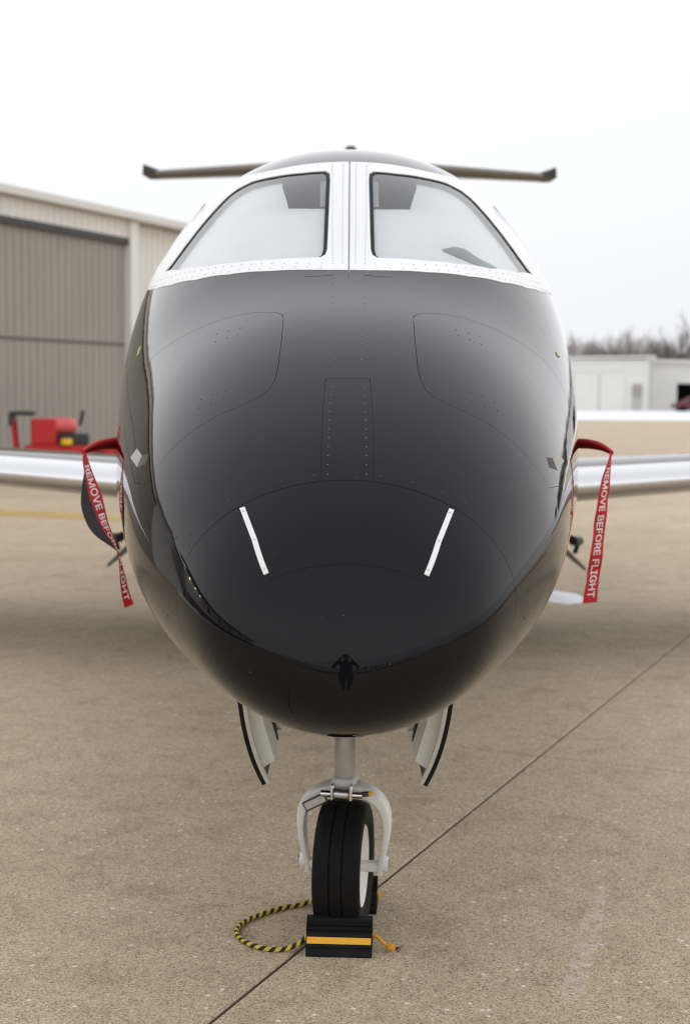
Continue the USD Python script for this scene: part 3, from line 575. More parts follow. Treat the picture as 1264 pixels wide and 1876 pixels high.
# ------------------------------------------------------------------ windshield sunshades (inside the cockpit)
shade = Polygon(fit_s([(1.640, 1.333), (1.655, 1.325), (1.7165, 1.327), (1.8505, 1.338), (1.9988, 1.362), (2.1644, 1.405), (2.30, 1.462), (2.31, 1.475), (2.22, 1.470), (2.09, 1.475), (2.00, 1.489), (1.90, 1.491), (1.83, 1.484), (1.79, 1.482), (1.70, 1.470), (1.636, 1.466)]))
shade = buf(shade, .012)
def sunshade(g, label, pn):
    x = thing('sunshade', label, 'sunshade')
    tc_ = PI / 2
    side = Polygon([(PI / 2 + .19, 1.2), (PI, 1.2), (PI, 1.75), (PI / 2 + .27, 1.75), (PI / 2 + .25, 1.60), (PI / 2 + .20, 1.46)]); win = unary_union([side, mir(side)])
    obj('folded_wing', patch(buf(pn, .02).intersection(win).difference(buf(g, -.02)), -.030), 'sunshade_white', x)
    obj('shade_panel', patch(g, -.020), 'sunshade_white', x)
    return x
sunshade(shade, 'white sunshade filling the left windshield pane of the jet', pane)
sr = sunshade(mir(shade), 'white sunshade behind the right windshield pane, with a grey green flap on it', paneR)
flap = Polygon([(PI - t, s) for t, s in [(1.925, 1.402), (1.99, 1.428), (2.04, 1.437), (2.10, 1.432), (2.15, 1.435), (2.22, 1.447), (2.20, 1.432), (2.13, 1.412), (2.08, 1.405), (2.00, 1.400)]])
obj('visor_flap', patch(flap, -.015), 'visor_green', sr)

# ------------------------------------------------------------------ pitot covers with streamers
def ribbon(c, wd, off=0.0):
    """front and back faces of a strip: centre line c, half-width vectors wd"""
    n = len(c); V = np.vstack([c - wd, c + wd]); nrm = np.cross(np.gradient(c, axis=0), wd); nrm /= np.linalg.norm(nrm, axis=1, keepdims=True)
    V = V + np.vstack([nrm, nrm]) * off
    return trimesh.Trimesh(V, [f for i in range(n - 1) for f in ((i, i + 1, n + i + 1), (i, n + i + 1, n + i))], process=False), nrm
def lettering(text, c, wd, h, start, sgn=1, off=.0012):
    """text laid along the ribbon's centre line, capitals standing across its width"""
    m = meshkit.text_mesh(text, h, .0004, bold=True); v = m.vertices
    d = np.r_[0, np.cumsum(np.linalg.norm(np.diff(c, axis=0), axis=1))]
    L = v[:, 0].max(); sc = (d[-1] * .965 - start) / L
    a_ = np.clip(start + v[:, 0] * sc, 0, d[-1]); y = v[:, 1] - h / 2
    nrm = np.cross(np.gradient(c, axis=0), wd); nrm /= np.linalg.norm(nrm, axis=1, keepdims=True)
    wl = np.linalg.norm(wd, axis=1)
    ip = lambda A: np.stack([np.interp(a_, d, A[:, k]) for k in range(3)], -1)
    rel = y / (wl.max())
    return trimesh.Trimesh(ip(c) + ip(wd) * rel[:, None] + ip(nrm) * (off + v[:, 2:3]), m.faces, process=False)
def cover(pts, radii, label):
    x = thing('pitot_cover', label, 'pitot cover')
    obj('sleeve', tube(smoothpts(pts, 24), np.interp(np.linspace(0, 1, 24), np.linspace(0, 1, len(radii)), radii), 12), 'streamer_red', x, smooth=60)
    return x
YS = 1.98                                                              # distance of the streamers behind the nose tip
def at(px, py, y):
    v = fw + ((px - 632) / 2633.33) * R_ - ((py - 938) / 2633.33) * U_
    return np.array([0, -D0, HC]) + v * (y + D0) / v[1]
cr = cover([(.90, 2.80, 1.572), (.945, 2.62, 1.575), (.978, 2.45, 1.572), (1.002, 2.313, 1.5525)], [.018, .021, .018, .009], 'red cover on the right hand probe, its warning streamer hanging straight')
n_ = 40
c = smoothpts([(1.0023, 2.313, 1.5523), (.984, 2.308, 1.461), (.966, 2.302, 1.317), (.949, 2.297, 1.152), (.928, 2.297, .980)], n_)
f_ = np.linspace(0, 1, n_); half_w = np.interp(f_, [0, .06, .25, 1], [.0064, .0128, .0229, .0271])
ang = np.radians(np.interp(f_, [0, .25, 1], [50, 22, 6]))
c = c + np.stack([0 * f_, .006 * np.sin(f_ * 17) * f_ + .003 * np.sin(f_ * 41 + 1), 0 * f_], -1); ang = ang + .12 * np.sin(f_ * 23 + .7)
wd = np.stack([np.cos(ang), np.sin(ang), 0.09 * np.ones(n_)], -1) * half_w[:, None]
s1, _ = ribbon(c, wd); s2, _ = ribbon(c, wd, -.001); s2.faces = s2.faces[:, ::-1]
srm = obj('streamer', s1, 'streamer_red', cr); obj('streamer_backing', s2, 'streamer_black', srm)
obj('lettering', lettering('REMOVE BEFORE FLIGHT', c, wd, .027, .055), 'letter_white', srm)
cl = cover([(-.90, 2.80, 1.556), (-.945, 2.62, 1.560), (-.978, 2.45, 1.556), (-1.002, 2.313, 1.5385)], [.022, .025, .020, .009], 'red cover on the left hand probe, its warning streamer twisted to show black')
kz = np.array([1.538, 1.482, 1.397, 1.312, 1.253, 1.205, 1.088, .980]); kx = np.array([-.999, -.982, -.951, -.918, -.890, -.860, -.828, -.800])
c = smoothpts(np.c_[kx, np.interp(np.arange(8), [0, 4, 7], [2.313, 2.18, 2.116]), kz], n_)
half_w = np.interp(f_, [0, .05, .3, .55, .66, .72, .85, 1], [.0053, .0106, .0223, .0125, .0035, .0035, .0128, .0176])
ang = np.radians(np.interp(f_, [0, .3, .6, 1], [35, 15, 40, 30]))
wd = np.stack([np.cos(ang), np.sin(ang), .35 * np.ones(n_)], -1) * half_w[:, None]
s1, _ = ribbon(c, wd); s2, _ = ribbon(c, wd, -.001); s2.faces = s2.faces[:, ::-1]
srm = obj('streamer', s1, 'streamer_red', cl); obj('streamer_backing', s2, 'streamer_black', srm)
obj('lettering', lettering('REMOVE BEFORE FLIGHT', c, wd, .026, .055), 'letter_white', srm)
k = (f_ > .12) & (f_ < .68); cc = c[k]; ww = wd[k]; g = np.sin(np.linspace(0, PI, k.sum()))[:, None]
c2 = cc - ww * 1.0 - np.array([.021, -.004, .012]) * g; w2 = np.array([.021, -.004, .012]) * (g + .02)
s3, _ = ribbon(c2, w2, -.0005); obj('streamer_fold', s3, 'streamer_black', srm)

# ------------------------------------------------------------------ chocks and rope
def chock(loc, rz, label):
    x = thing('wheel_chock', label, 'wheel chock', loc, rz, 'chocks at the nose wheel')
    prof = [(-.072, 0)]
    for a_, b_ in (((-.072, .004), (-.046, .074)), ((-.045, .077), (-.022, .101)), ((-.017, .106), (.017, .106)), ((.022, .101), (.045, .077)), ((.046, .074), (.072, .004))):
        a_, b_ = np.array(a_), np.array(b_); k = 3 if abs(a_[1] - b_[1]) > .05 else 2; L = b_ - a_; nn = np.array([L[1], -L[0]]) / np.linalg.norm(L)
        for i in range(k):
            p, q = a_ + L * (i + .08) / k, a_ + L * (i + .78) / k; r1, r2 = a_ + L * (i + .84) / k, a_ + L * (i + .99) / k
            prof += [tuple(p), tuple(q), tuple(r1 + nn * .006), tuple(r2 + nn * .006)]
    prof += [(.072, 0)]
    pg = Polygon(prof).buffer(0); m = trimesh.creation.extrude_polygon(pg, .209, engine='earcut'); v = m.vertices
    m = trimesh.Trimesh(np.c_[v[:, 2] - .1045, v[:, 0], v[:, 1]], m.faces); m.fix_normals()
    obj('block', m, 'black_rubber', x)
    for sy in (1,):
        a_, b_ = np.array([-.0592, .0385]), np.array([-.0522, .0575]); nn = np.array([-.937, .348]) * .0035
        st_ = trimesh.Trimesh([[xx, *(p + o)] for xx in (-.101, .101) for p in (a_, b_) for o in (nn * 0 + nn * -2, nn)], []).convex_hull
        obj('reflective_stripe', st_, 'chock_yellow', x)
    return x
chock((-.012, 1.318, 0), -2.5, 'black ribbed rubber chock with yellow stripe, in front of the nose wheel')
chock((.012, 1.70, 0), 176, 'black rubber chock mostly hidden behind the nose wheel')
rp = [(-.11, 1.300, .055), (-.135, 1.296, .03), (-.20, 1.285, .009), (-.28, 1.31, .009), (-.33, 1.37, .009), (-.35, 1.44, .009), (-.33, 1.52, .009), (-.26, 1.61, .009), (-.18, 1.67, .009), (-.11, 1.70, .02), (-.09, 1.705, .05)]
cpts = smoothpts(rp, 320); tg = np.gradient(cpts, axis=0); tg /= np.linalg.norm(tg, axis=1, keepdims=True)
up = np.array([0, 0, 1.0]); sd = np.cross(tg, up); sd /= np.linalg.norm(sd, axis=1, keepdims=True); u2 = np.cross(sd, tg)
d = np.r_[0, np.cumsum(np.linalg.norm(np.diff(cpts, axis=0), axis=1))]; ph = d / .034 * 2 * PI
rope = thing('chock_rope', 'yellow and black twisted rope looping over the concrete between the chocks', 'rope')
for q, mt in ((0, 'rope_yellow'), (PI / 2, 'rope_yellow'), (PI, 'rope_black'), (1.5 * PI, 'rope_black')):
    obj('strand', tube(cpts + sd * (.0042 * np.cos(ph + q))[:, None] + u2 * (.0042 * np.sin(ph + q))[:, None], .0042, 7), mt, rope, smooth=60)
kn = [(.09, 1.312, .05), (.118, 1.306, .036), (.138, 1.302, .018), (.150, 1.298, .012), (.160, 1.295, .012)]
obj('rope_end', tube(smoothpts(kn, 24), np.interp(np.linspace(0, 1, 24), [0, .6, .75, 1], [.0062, .006, .0065, .005]), 9), 'rope_orange', rope, smooth=60)
th = np.linspace(0, 2 * PI, 60, endpoint=False)
obj('knot', T(tube(np.stack([(.008 + .004 * np.cos(3 * th)) * np.cos(2 * th), (.008 + .004 * np.cos(3 * th)) * np.sin(2 * th), .005 * np.sin(3 * th)], -1), .0048, 8, closed=True), .150, 1.298, .015), 'rope_orange', rope, smooth=60)
obj('frayed_end', cat_([cyl((.160, 1.294, .012), (.176 + .006 * k, 1.29 + .006 * (k - 1), .006 + .006 * k), .0018, 5) for k in range(3)]), 'rope_black', rope)
obj('rope_end', tube(smoothpts([(.09, 1.70, .05), (.115, 1.695, .05), (.122, 1.69, .035)], 10), .0085, 9), 'rope_orange', rope, smooth=60)

# small snow patch left on the apron under the right wing
gx, gy = np.meshgrid(np.linspace(-1, 1, 17), np.linspace(-1, 1, 13)); rr = np.hypot(gx, gy)
hh = .03 * np.clip(1 - rr ** 2 - .35 * meshkit.noise(np.stack([gx * 3, gy * 3, gx * 0], -1), 2), -.15, 1)
V = np.stack([1.87 + gx * .2, 9.25 + gy * .42, hh], -1).reshape(-1, 3)
obj('snow_patch', (V, np.array([(r * 17 + c, r * 17 + c + 1, (r + 1) * 17 + c + 1, (r + 1) * 17 + c) for r in range(12) for c in range(16)])), 'snow', smooth=True, label='small white leftover snow patch on the concrete under the right wing', cat='snow patch')

# ------------------------------------------------------------------ hangar on the left
FQ = np.array([-8.2, 30.7])
def fac(u, w, z): p = FQ + u * E1 + w * E2; return (p[0], p[1], z)       # u along the front, w out of it, towards the apron
def fbox(u0, u1, w0, w1, z0, z1):
    m = trimesh.creation.box((u1 - u0, w1 - w0, z1 - z0)); v = m.vertices + [(u0 + u1) / 2, (w0 + w1) / 2, (z0 + z1) / 2]
    m = trimesh.Trimesh([fac(*q) for q in v], m.faces, process=False); m.fix_normals(); return m
def ribs(u0, u1, w, z0, z1, pitch, rw, rh):
    """a sheet of trapezoidal ribbed cladding"""
    us, ws = [], []; u = u0
    while u < u1 - pitch * .5:
        for a_, h in ((0, 0), (.5 - rw / 2 - .06, 0), (.5 - rw / 2, rh), (.5 + rw / 2, rh), (.5 + rw / 2 + .06, 0)): us.append(u + a_ * pitch); ws.append(w + h)
        u += pitch
    us.append(u1); ws.append(w); n = len(us)
    V = [fac(a_, b_, z) for z in (z0, z1) for a_, b_ in zip(us, ws)]
    m = trimesh.Trimesh(V, [f for i in range(n - 1) for f in ((i, i + 1, n + i + 1), (i, n + i + 1, n + i))], process=False); return m
hangar = thing('hangar', 'long white metal hangar on the left with a tall taupe sliding door', 'hangar')
obj('wall', fbox(-20.5, 22, -24, -.25, 0, 6.27), 'siding_white', hangar)
DU0, DU1 = -16.5, 5.5
for k in range(4):
    u0 = DU0 + (DU1 - DU0) * k / 4; u1 = DU0 + (DU1 - DU0) * (k + 1) / 4 - .03
    d_ = obj('door_leaf', ribs(u0, u1, -.05, .08, 2.92, .3, .22, .03), 'door_taupe', hangar)
    obj('upper_sheet', ribs(u0, u1, -.05, 3.00, 5.62, .3, .22, .03), 'door_taupe', d_)
    obj('door_girt', fbox(u0, u1, -.08, -.03, 2.92, 3.00), 'girt_brown', d_)
obj('door_track', fbox(DU0 - .3, DU1 + .02, -.2, .10, 5.62, 5.79), 'track_dark', hangar)
obj('header_cladding', ribs(DU0 - .3, DU1 + .1, .04, 5.79, 6.26, .3, .16, .03), 'siding_white', hangar)
obj('wall_cladding', ribs(6.15, 22, -.2, 0, 6.26, .3, .16, .03), 'siding_white', hangar)
obj('wall_cladding', ribs(-20.5, DU0 - .3, -.2, 0, 6.26, .3, .16, .03), 'siding_white', hangar)
obj('door_jamb', fbox(5.53, 5.87, -.25, .16, 0, 6.26), 'trim_white', hangar)
obj('downspout', fbox(5.95, 6.11, -.2, .05, 0, 6.27), 'trim_white', hangar)
obj('eave_gutter', fbox(-20.7, 22.2, -.1, .38, 6.28, 6.46), 'roof_metal', hangar)
rf_ = trimesh.Trimesh([fac(-20.7, .34, 6.465), fac(22.2, .34, 6.465), fac(22.2, -12, 7.2), fac(-20.7, -12, 7.2), fac(22.2, -24.3, 6.4), fac(-20.7, -24.3, 6.4)], [[0, 1, 2], [0, 2, 3], [3, 2, 4], [3, 4, 5]], process=False)
obj('roof', rf_, 'roof_metal', hangar)
# building further along the same front (seen in the nose's reflection)
term = thing('terminal_building', 'white and brown building with dark roof mirrored in the left of the nose', 'building')
obj('wall', fbox(-62, -22.5, -16, -.3, 2.2, 5.5), 'siding_white', term)
obj('base_wall', fbox(-62.1, -22.4, -16, -.2, 0, 2.2), 'brown_base', term)
rf_ = trimesh.Trimesh([fac(-63, .9, 5.4), fac(-22, .9, 5.4), fac(-22, -8, 7.6), fac(-63, -8, 7.6), fac(-22, -17, 5.4), fac(-63, -17, 5.4), fac(-63, .9, 5.75), fac(-22, .9, 5.75)], [[0, 1, 7], [0, 7, 6], [6, 7, 2], [6, 2, 3], [3, 2, 4], [3, 4, 5]], process=False)
obj('roof', rf_, 'roof_dark', term)
for k, (u, mt) in enumerate(((-31, 'window_green'), (-37, 'window_green'), (-43, 'window_dark'), (-50, 'window_dark'), (-55, 'window_dark'))):
    w_ = obj('window', fbox(u - 1.0, u + 1.0, -.3, -.22, 3.0, 4.6), 'trim_white', term); obj('pane', fbox(u - .85, u + .85, -.22, -.2, 3.12, 4.48), mt, w_)
for u in (-34, -46): obj('door', fbox(u - .6, u + .6, -.2, -.14, 0, 2.1), 'window_dark', term)
for k, u in enumerate((-23.5, -25.2, -27.0)):
    x = thing('wall_lamp', ('glowing eave lamp nearest the hangar, uppermost of the three mirrored in the nose', 'middle one of the three glowing eave lamps mirrored in the nose', 'lowest of the three glowing eave lamps mirrored in the nose')[k], 'lamp', fac(u, .25, 4.9), 0, 'lamps under the eave')
    obj('bracket', bx(-.04, .04, -.2, .2, .18, .26), 'tug_dark', x); obj('lamp_shade', lathe([(.05, .2), (.26, .06), (.28, .0), (.26, .0), (.05, .17)], 16), 'tug_dark', x, smooth=40)
    obj('bulb', T(trimesh.creation.icosphere(2, .16), 0, 0, -.02), 'lamp_glow', x, smooth=True)
# ploughed snow along the front
us = np.linspace(-62, -20, 90); V = []
for u in us:
    h = .35 + .5 * meshkit.noise(np.array([u * .6, 0, 0]), 7); w = 2.2 + 1.6 * meshkit.noise(np.array([u * .45, 3, 0]), 8)
    V += [fac(u, .1, 0.02), fac(u, w * .3, h), fac(u, w * .7, h * .7), fac(u, w, -.01)]
obj('snow_bank', (np.array(V), np.array([(i * 4 + k, (i + 1) * 4 + k, (i + 1) * 4 + k + 1, i * 4 + k + 1) for i in range(89) for k in range(3)])), 'snow', smooth=True, kind='structure')

# ------------------------------------------------------------------ red tug in front of the hangar door
tug = thing('tug_cart', 'red ground power cart with a push handle before the taupe hangar door', 'cart', (-6.15, 26.9, 0), 8)
obj('chassis', cat_([bx(-.55, 1.25, -.45, .45, .40, .60, .03), bx(1.2, 2.0, -.05, .05, .42, .52, .01)]), 'tug_red', tug)
obj('cabinet', bx(-.42, .10, -.42, .42, .60, 1.15, .04), 'tug_red', tug)
cw = trimesh.creation.capsule(.42, .19); cw = Ry(T(cw, 0, 0, -.21), 90); cw.apply_scale([1, 1.6, .9])
obj('engine_cowl', T(cw, .33, -.1, 1.0), 'tug_pink', tug, smooth=True)
obj('engine', bx(.12, .75, -.36, .36, .60, .84, .04), 'tug_dark', tug)
obj('fuel_cap', T(lathe([(0, .12), (.10, .12), (.12, .09), (.12, 0), (0, 0)], 20), .30, -.42, .62), 'tug_yellow', tug)
obj('exhaust', cyl((.55, .1, 1.0), (.62, .1, 1.32), .04, 12), 'tug_dark', tug)
obj('handle_bar', cat_([bx(-.86, -.36, -.4, .4, 1.21, 1.30, .02), bx(-.87, -.79, -.4, .4, 1.0, 1.22, .01)]), 'tug_dark', tug)
for y in (-.3, .3): obj('handle_leg', cyl((-.80, y, 1.15), (-.74, y, .45), .04, 10), 'tug_red', tug)
for x in (-.3, .95):
    for y in (-.5, .5): obj('wheel', T(Rx(lathe([(.06, -.06), (.22, -.07), (.24, -.04), (.24, .04), (.22, .07), (.06, .07)], 22), 90), x, y, .24), 'tyre_rubber', tug, smooth=40)

# ------------------------------------------------------------------ far building, car, trees on the right
fb = thing('far_hangar', 'low white metal hangar far off on the right beyond the snow', 'hangar')
BX0, BX1, BX2, BY = 13.0, 28.2, 46.0, 131.0
def fbq(q): return np.array(q)
obj('wall', bx(BX0, BX1, BY, BY + 26, -.1, 4.85), 'far_white', fb)
m = trimesh.Trimesh([[BX0 - .4, BY - .4, 4.8], [BX1 + .3, BY - .4, 5.0], [BX1 + .3, BY + 27, 5.0], [BX0 - .4, BY + 27, 4.8], [BX0 - .4, BY - .4, 5.0], [BX1 + .3, BY - .4, 5.2], [BX1 + .3, BY + 27, 5.2], [BX0 - .4, BY + 27, 5.0]], []).convex_hull
obj('roof', m, 'roof_metal', fb)
for k in range(6):
    u = BX0 + .6 + k * 2.45
    if u + 2.2 < BX1 - 1.2:
        obj('door_leaf', bx(u, u + 2.3, BY - .14, BY - .02, 0, 3.5), 'far_white', fb)
for k in range(34): 
    u = BX0 + .2 + k * .45
    if u < BX1 - .2: obj('cladding_rib', bx(u, u + .12, BY - .06, BY - .001, 3.52, 4.8), 'siding_white', fb)
ad = obj('access_door', bx(BX1 - 1.75, BX1 - .85, BY - .1, BY - .01, 0, 2.6), 'plate_grey', fb)
obj('meter_box', bx(BX1 - 1.7, BX1 - .9, BY - .35, BY - .1, 1.5, 2.4, .04), 'door_taupe', fb)
obj('corner_trim', bx(BX1 - .2, BX1 + .04, BY - .08, BY + .2, 0, 4.85), 'plate_grey', fb)
# the wing of the same building running back to the right, with an open bay
obj('side_wall', bx(BX1 + .05, BX1 + 3.3, BY + 4, BY + 24, -.1, 4.75), 'far_white', fb)
obj('side_wall', bx(BX1 + 8.6, BX2, BY + 4, BY + 24, -.1, 4.65), 'far_white', fb)
obj('side_wall', bx(BX1 + 3.3, BX1 + 8.6, BY + 4.0, BY + 24, 2.7, 4.7), 'far_white', fb)
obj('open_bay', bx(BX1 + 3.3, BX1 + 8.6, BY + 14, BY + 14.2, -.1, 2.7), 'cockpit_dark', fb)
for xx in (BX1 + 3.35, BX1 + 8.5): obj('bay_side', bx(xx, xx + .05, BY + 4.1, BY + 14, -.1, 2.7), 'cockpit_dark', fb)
m = trimesh.Trimesh([[BX1 + .05, BY + 3.4, 4.76], [BX2, BY + 3.4, 4.3], [BX2, BY + 25, 4.3], [BX1 + .05, BY + 25, 4.76], [BX1 + .05, BY + 3.4, 5.0], [BX2, BY + 3.4, 4.66], [BX2, BY + 25, 4.66], [BX1 + .05, BY + 25, 5.0]], []).convex_hull
obj('side_roof', m, 'roof_metal', fb)
car = thing('parked_car', 'dark maroon car parked before the open bay of the far white hangar', 'car', (32.3, 130.4, 0), 0)
prof = [(-2.2, .35), (-2.25, .75), (-2.0, .9), (-1.3, 1.0), (-.6, 1.45), (.7, 1.48), (1.5, 1.05), (2.15, .95), (2.25, .6), (2.2, .3)]
m = trimesh.creation.extrude_polygon(Polygon(prof), 1.75, engine='earcut'); v = m.vertices; m = trimesh.Trimesh(np.c_[v[:, 0], v[:, 2] - .875, v[:, 1]], m.faces); m.fix_normals(); obj('body', m, 'car_maroon', car)
gl = [(-1.15, 1.02), (-.58, 1.38), (.65, 1.40), (1.35, 1.05)]
m = trimesh.creation.extrude_polygon(Polygon(gl), 1.77, engine='earcut'); v = m.vertices; m = trimesh.Trimesh(np.c_[v[:, 0], v[:, 2] - .885, v[:, 1]], m.faces); m.fix_normals(); obj('window', m, 'window_dark', car)
for x in (-1.4, 1.4):
    for y in (-.8, .8): obj('wheel', T(Rx(lathe([(.05, -.1), (.31, -.1), (.33, -.06), (.33, .06), (.31, .1), (.05, .1)], 20), 90), x, y, .33), 'tyre_rubber', car, smooth=40)

def bare_tree(seed, H, spread):
    rng = random.Random(seed); trunk, crown = [], []
    def grow(p, dir_, L, r, lv):
        n = 4; pts = [p]; d_ = np.array(dir_, float)
        for i in range(n):
            d_ = d_ + np.array([rng.gauss(0, .10), rng.gauss(0, .10), rng.gauss(.03, .05)]); d_ /= np.linalg.norm(d_); pts.append(pts[-1] + d_ * L / n)
        (trunk if lv == 0 else crown).append(tube(pts, np.linspace(r, r * .45, n + 1), 6 if lv == 0 else (4 if lv < 2 else 3), caps=False))
        if lv >= 4: return
        kids = (7, 5, 4, 3)[lv]
        for k in range(kids):
            f = rng.uniform(.35, 1.0) if lv == 0 else rng.uniform(.25, 1.0); q = np.array(pts)[min(n, int(f * n))]
            a_ = rng.uniform(0, 2 * PI); tilt = rng.uniform(.35, .85) * spread
            e1 = np.cross(d_, [.3, .9, .1]); e1 /= np.linalg.norm(e1); e2 = np.cross(d_, e1)
            nd = d_ * math.cos(tilt) + (e1 * math.cos(a_) + e2 * math.sin(a_)) * math.sin(tilt)
            grow(q, nd, L * rng.uniform(.50, .72), max(.012, r * rng.uniform(.42, .6)), lv + 1)
    grow(np.zeros(3), (0, 0, 1), H * .52, H * .018, 0)
    return cat_(trunk), cat_(crown)
protos = []
for k, (sd_, H, sp, mt) in enumerate(((3, 11, 1.0, 'bark'), (8, 12, .8, 'bark_pale'), (14, 9.5, 1.15, 'bark'))):
    cls = UsdGeom.Xform(stage.CreateClassPrim(f'/World/bare_tree_kind_{k}')); stage.GetPrimAtPath(f'/World/bare_tree_kind_{k}').SetTypeName('Xform')
    tr, cr_ = bare_tree(sd_, H, sp)
    pp = stage.GetPrimAtPath(f'/World/bare_tree_kind_{k}')
    obj('trunk', tr, mt, pp, smooth=60); obj('crown', cr_, mt, pp); protos.append(pp)
rng = random.Random(21)
lab = [(31.5, 182, 0, .62, 'low bare tree at the left end of the wood, just right of the jet'), (37.5, 186, 1, .98, 'pale tall bare tree rising above the far white hangar roof'), (34.2, 184, 2, .88, 'bushy bare tree above the left of the far hangar roof'),
       (44.8, 188, 0, 1.0, 'broad dark bare tree above the right end of the far hangar roof'), (41.2, 185, 2, .98, 'bare tree between the pale one and the broad dark one'), (48.5, 186, 1, 1.02, 'pale bare tree at the right hand picture edge')]
for x, y, k, sc, lb in lab:
    t_ = thing('bare_tree', lb, 'tree', (x, y, 0), rng.uniform(0, 360), 'bare trees of the far wood')
    UsdGeom.Xformable(t_).AddScaleOp().Set(Gf.Vec3f(sc * 1.2, sc * 1.2, sc * 1.18))
    t_.GetReferences().AddInternalReference(protos[k].GetPath()); t_.SetInstanceable(True)
    for q, v_ in (('label', lb),): t_.SetCustomDataByKey(q, v_)
pi_ = UsdGeom.PointInstancer.Define(stage, '/World/far_wood'); tag(pi_, 'leafless grey brown wood along the skyline beyond the airfield', 'wood', kind='stuff')
pos, ori, scl, pid = [], [], [], []
def addw(x, y, s):
    a_ = rng.uniform(0, PI); pos.append(Gf.Vec3f(x, y, 0)); ori.append(Gf.Quath(math.cos(a_), 0, 0, math.sin(a_))); scl.append(Gf.Vec3f(s * 1.5, s * 1.5, s * 1.12)); pid.append(rng.randrange(3))
for k in range(430): addw(rng.uniform(-45, 120), rng.uniform(190, 240), rng.uniform(.62, .98))
for k in range(260):
    a_ = rng.uniform(0, PI); r0 = rng.uniform(190, 240); addw(r0 * math.cos(a_), -r0 * math.sin(a_), rng.uniform(.6, .95))
pi_.CreatePositionsAttr(Vt.Vec3fArray(pos)); pi_.CreateOrientationsAttr(Vt.QuathArray(ori)); pi_.CreateScalesAttr(Vt.Vec3fArray(scl)); pi_.CreateProtoIndicesAttr(Vt.IntArray(pid))
pt = []
for k in range(3):
    tr, cr_ = bare_tree(40 + k, (11, 10, 12)[k], (1.1, 1.2, .9)[k])
    pth = f'/World/far_wood/tree_kind_{k}'; usdkit.mesh(stage, pth, cat_([tr, cr_]), '/World/Looks/' + ('bark', 'bark', 'bark_pale')[k]); pt.append(pth)
pi_.CreatePrototypesRel().SetTargets([Sdf.Path(p) for p in pt])

# ------------------------------------------------------------------ the photographer, mirrored in the nose
import manifold3d as mf
def capsule_chain(bones, ref=.02):
    parts = []
    for a_, ra, b_, rb in bones:
        sa = mf.Manifold.sphere(ra, 20).translate(list(map(float, a_))); sb = mf.Manifold.sphere(rb, 20).translate(list(map(float, b_)))
        parts.append(mf.Manifold.batch_hull([sa, sb]))
    m = mf.Manifold.batch_boolean(parts, mf.OpType.Add).refine_to_length(ref).to_mesh()
    t_ = trimesh.Trimesh(m.vert_properties[:, :3], m.tri_verts); trimesh.smoothing.filter_taubin(t_, iterations=8); return t_
py = -3.14 - .30
person = thing('person', 'person in dark jacket and jeans holding a camera up, mirrored in the nose', 'person', (0, py, 0))
hd = np.array([0, .02, 1.775])
bones = [((0, 0, 1.0), .155, (0, 0, 1.18), .15), ((0, 0, 1.18), .15, (0, 0, 1.42), .165), ((-.17, 0, 1.50), .07, (.17, 0, 1.50), .07), ((0, 0, 1.42), .15, (0, 0, 1.52), .09), ((0, 0, 1.5), .062, (0, .01, 1.66), .056)]
for s in (-1, 1):
    bones += [((s * .19, 0, 1.50), .062, (s * .30, .06, 1.30), .048), ((s * .30, .06, 1.30), .046, (s * .115, .17, 1.66), .032),
              ((s * .09, 0, .98), .10, (s * .11, .01, .53), .062), ((s * .11, .01, .53), .06, (s * .12, -.02, .10), .042), ((s * .12, -.03, .05), .045, (s * .13, .13, .04), .035)]
body_m = capsule_chain(bones)
bo = obj('body', body_m, 'cloth_black', person, smooth=True)
hm = trimesh.creation.icosphere(3, .1); hm.apply_scale([.80, 1.0, 1.18]); v = hm.vertices; fr_ = (v[:, 1] > .05)
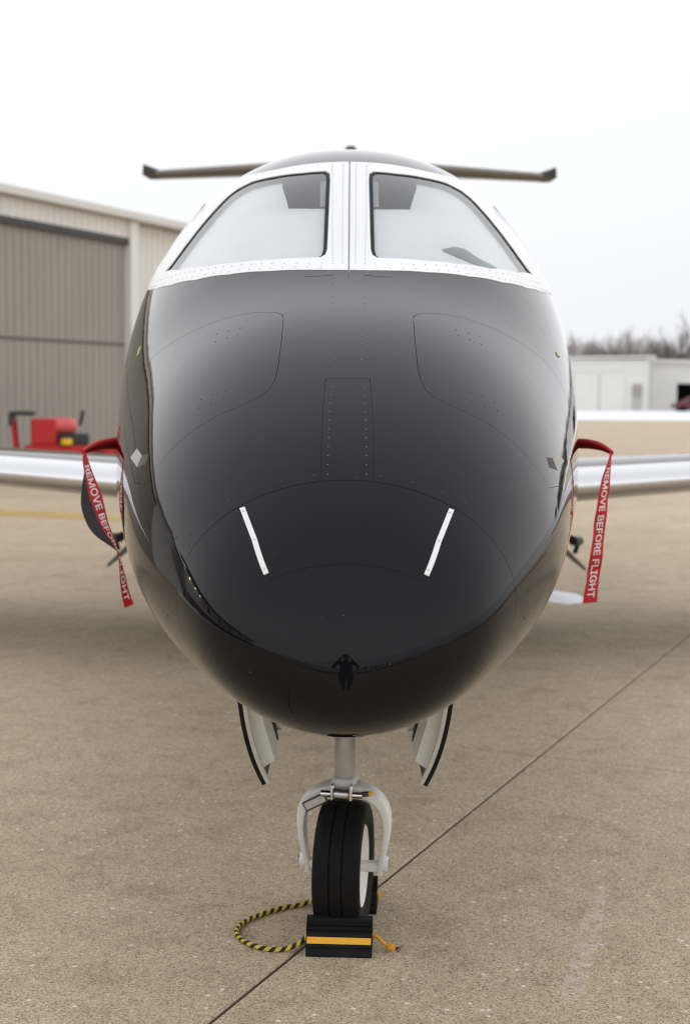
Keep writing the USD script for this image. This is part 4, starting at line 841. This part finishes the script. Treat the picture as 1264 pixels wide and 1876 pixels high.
v[:, 1] += np.where(fr_, .022 * np.exp(-((v[:, 0] / .014) ** 2 + ((v[:, 2] + .005) / .026) ** 2)), 0); v[:, 1] -= np.where(fr_, .008 * np.exp(-(((np.abs(v[:, 0]) - .032) / .014) ** 2 + ((v[:, 2] - .012) / .012) ** 2)), 0)
hm = cat_([hm, T(trimesh.creation.icosphere(2, .025), -.082, 0, 0), T(trimesh.creation.icosphere(2, .025), .082, 0, 0)])
obj('head', T(hm, *hd), 'skin', person, smooth=True)
hr = trimesh.creation.icosphere(3, .108); hr.apply_scale([.84, 1.02, 1.15]); hr.vertices[:, 1] -= .006; keep = ~((hr.vertices[:, 1] > .02) & (hr.vertices[:, 2] < .055)); keep &= hr.vertices[:, 2] > -.07
hr.update_faces(keep[hr.faces].all(1)); hr.remove_unreferenced_vertices(); obj('hair', T(hr, *hd), 'hair', person, smooth=True)
jm = body_m.copy(); jm.vertices += jm.vertex_normals * .008; fc = jm.triangles_center; jm.update_faces((fc[:, 2] < 1.0)); jm.remove_unreferenced_vertices(); obj('jeans', jm, 'cloth_jeans', person, smooth=True)
for s in (-1, 1):
    hb = [((s * .108, .175, 1.675), .026, (s * .088, .205, 1.725), .030)]
    for q in range(4):
        b0 = np.array([s * (.078 - .004 * q), .215 - .012 * q, 1.745 - .010 * q]); hb += [(b0, .0095, b0 + [-s * .022, .028, .014], .009), (b0 + [-s * .022, .028, .014], .009, b0 + [-s * .045, .020, .012], .008)]
    hb += [((s * .092, .20, 1.70), .012, (s * .07, .17, 1.72), .010), ((s * .07, .17, 1.72), .010, (s * .05, .165, 1.735), .009)]
    obj('hand', capsule_chain(hb, .005), 'skin', person, smooth=True)
pc = thing('held_camera', 'black camera held at the face of the person mirrored in the nose', 'camera', (0, py, 0))
pc.SetCustomDataByKey('category', 'camera')
obj('camera_body', cat_([bx(-.07, .07, .14, .195, 1.735, 1.82, .012), bx(-.025, .025, .13, .2, 1.815, 1.85, .01)]), 'tug_dark', pc)
obj('lens', T(Rx(lathe([(0, .075), (.034, .075), (.037, .07), (.037, 0), (0, 0)], 28), -90), 0, .195, 1.775), 'tug_dark', pc, smooth=40)
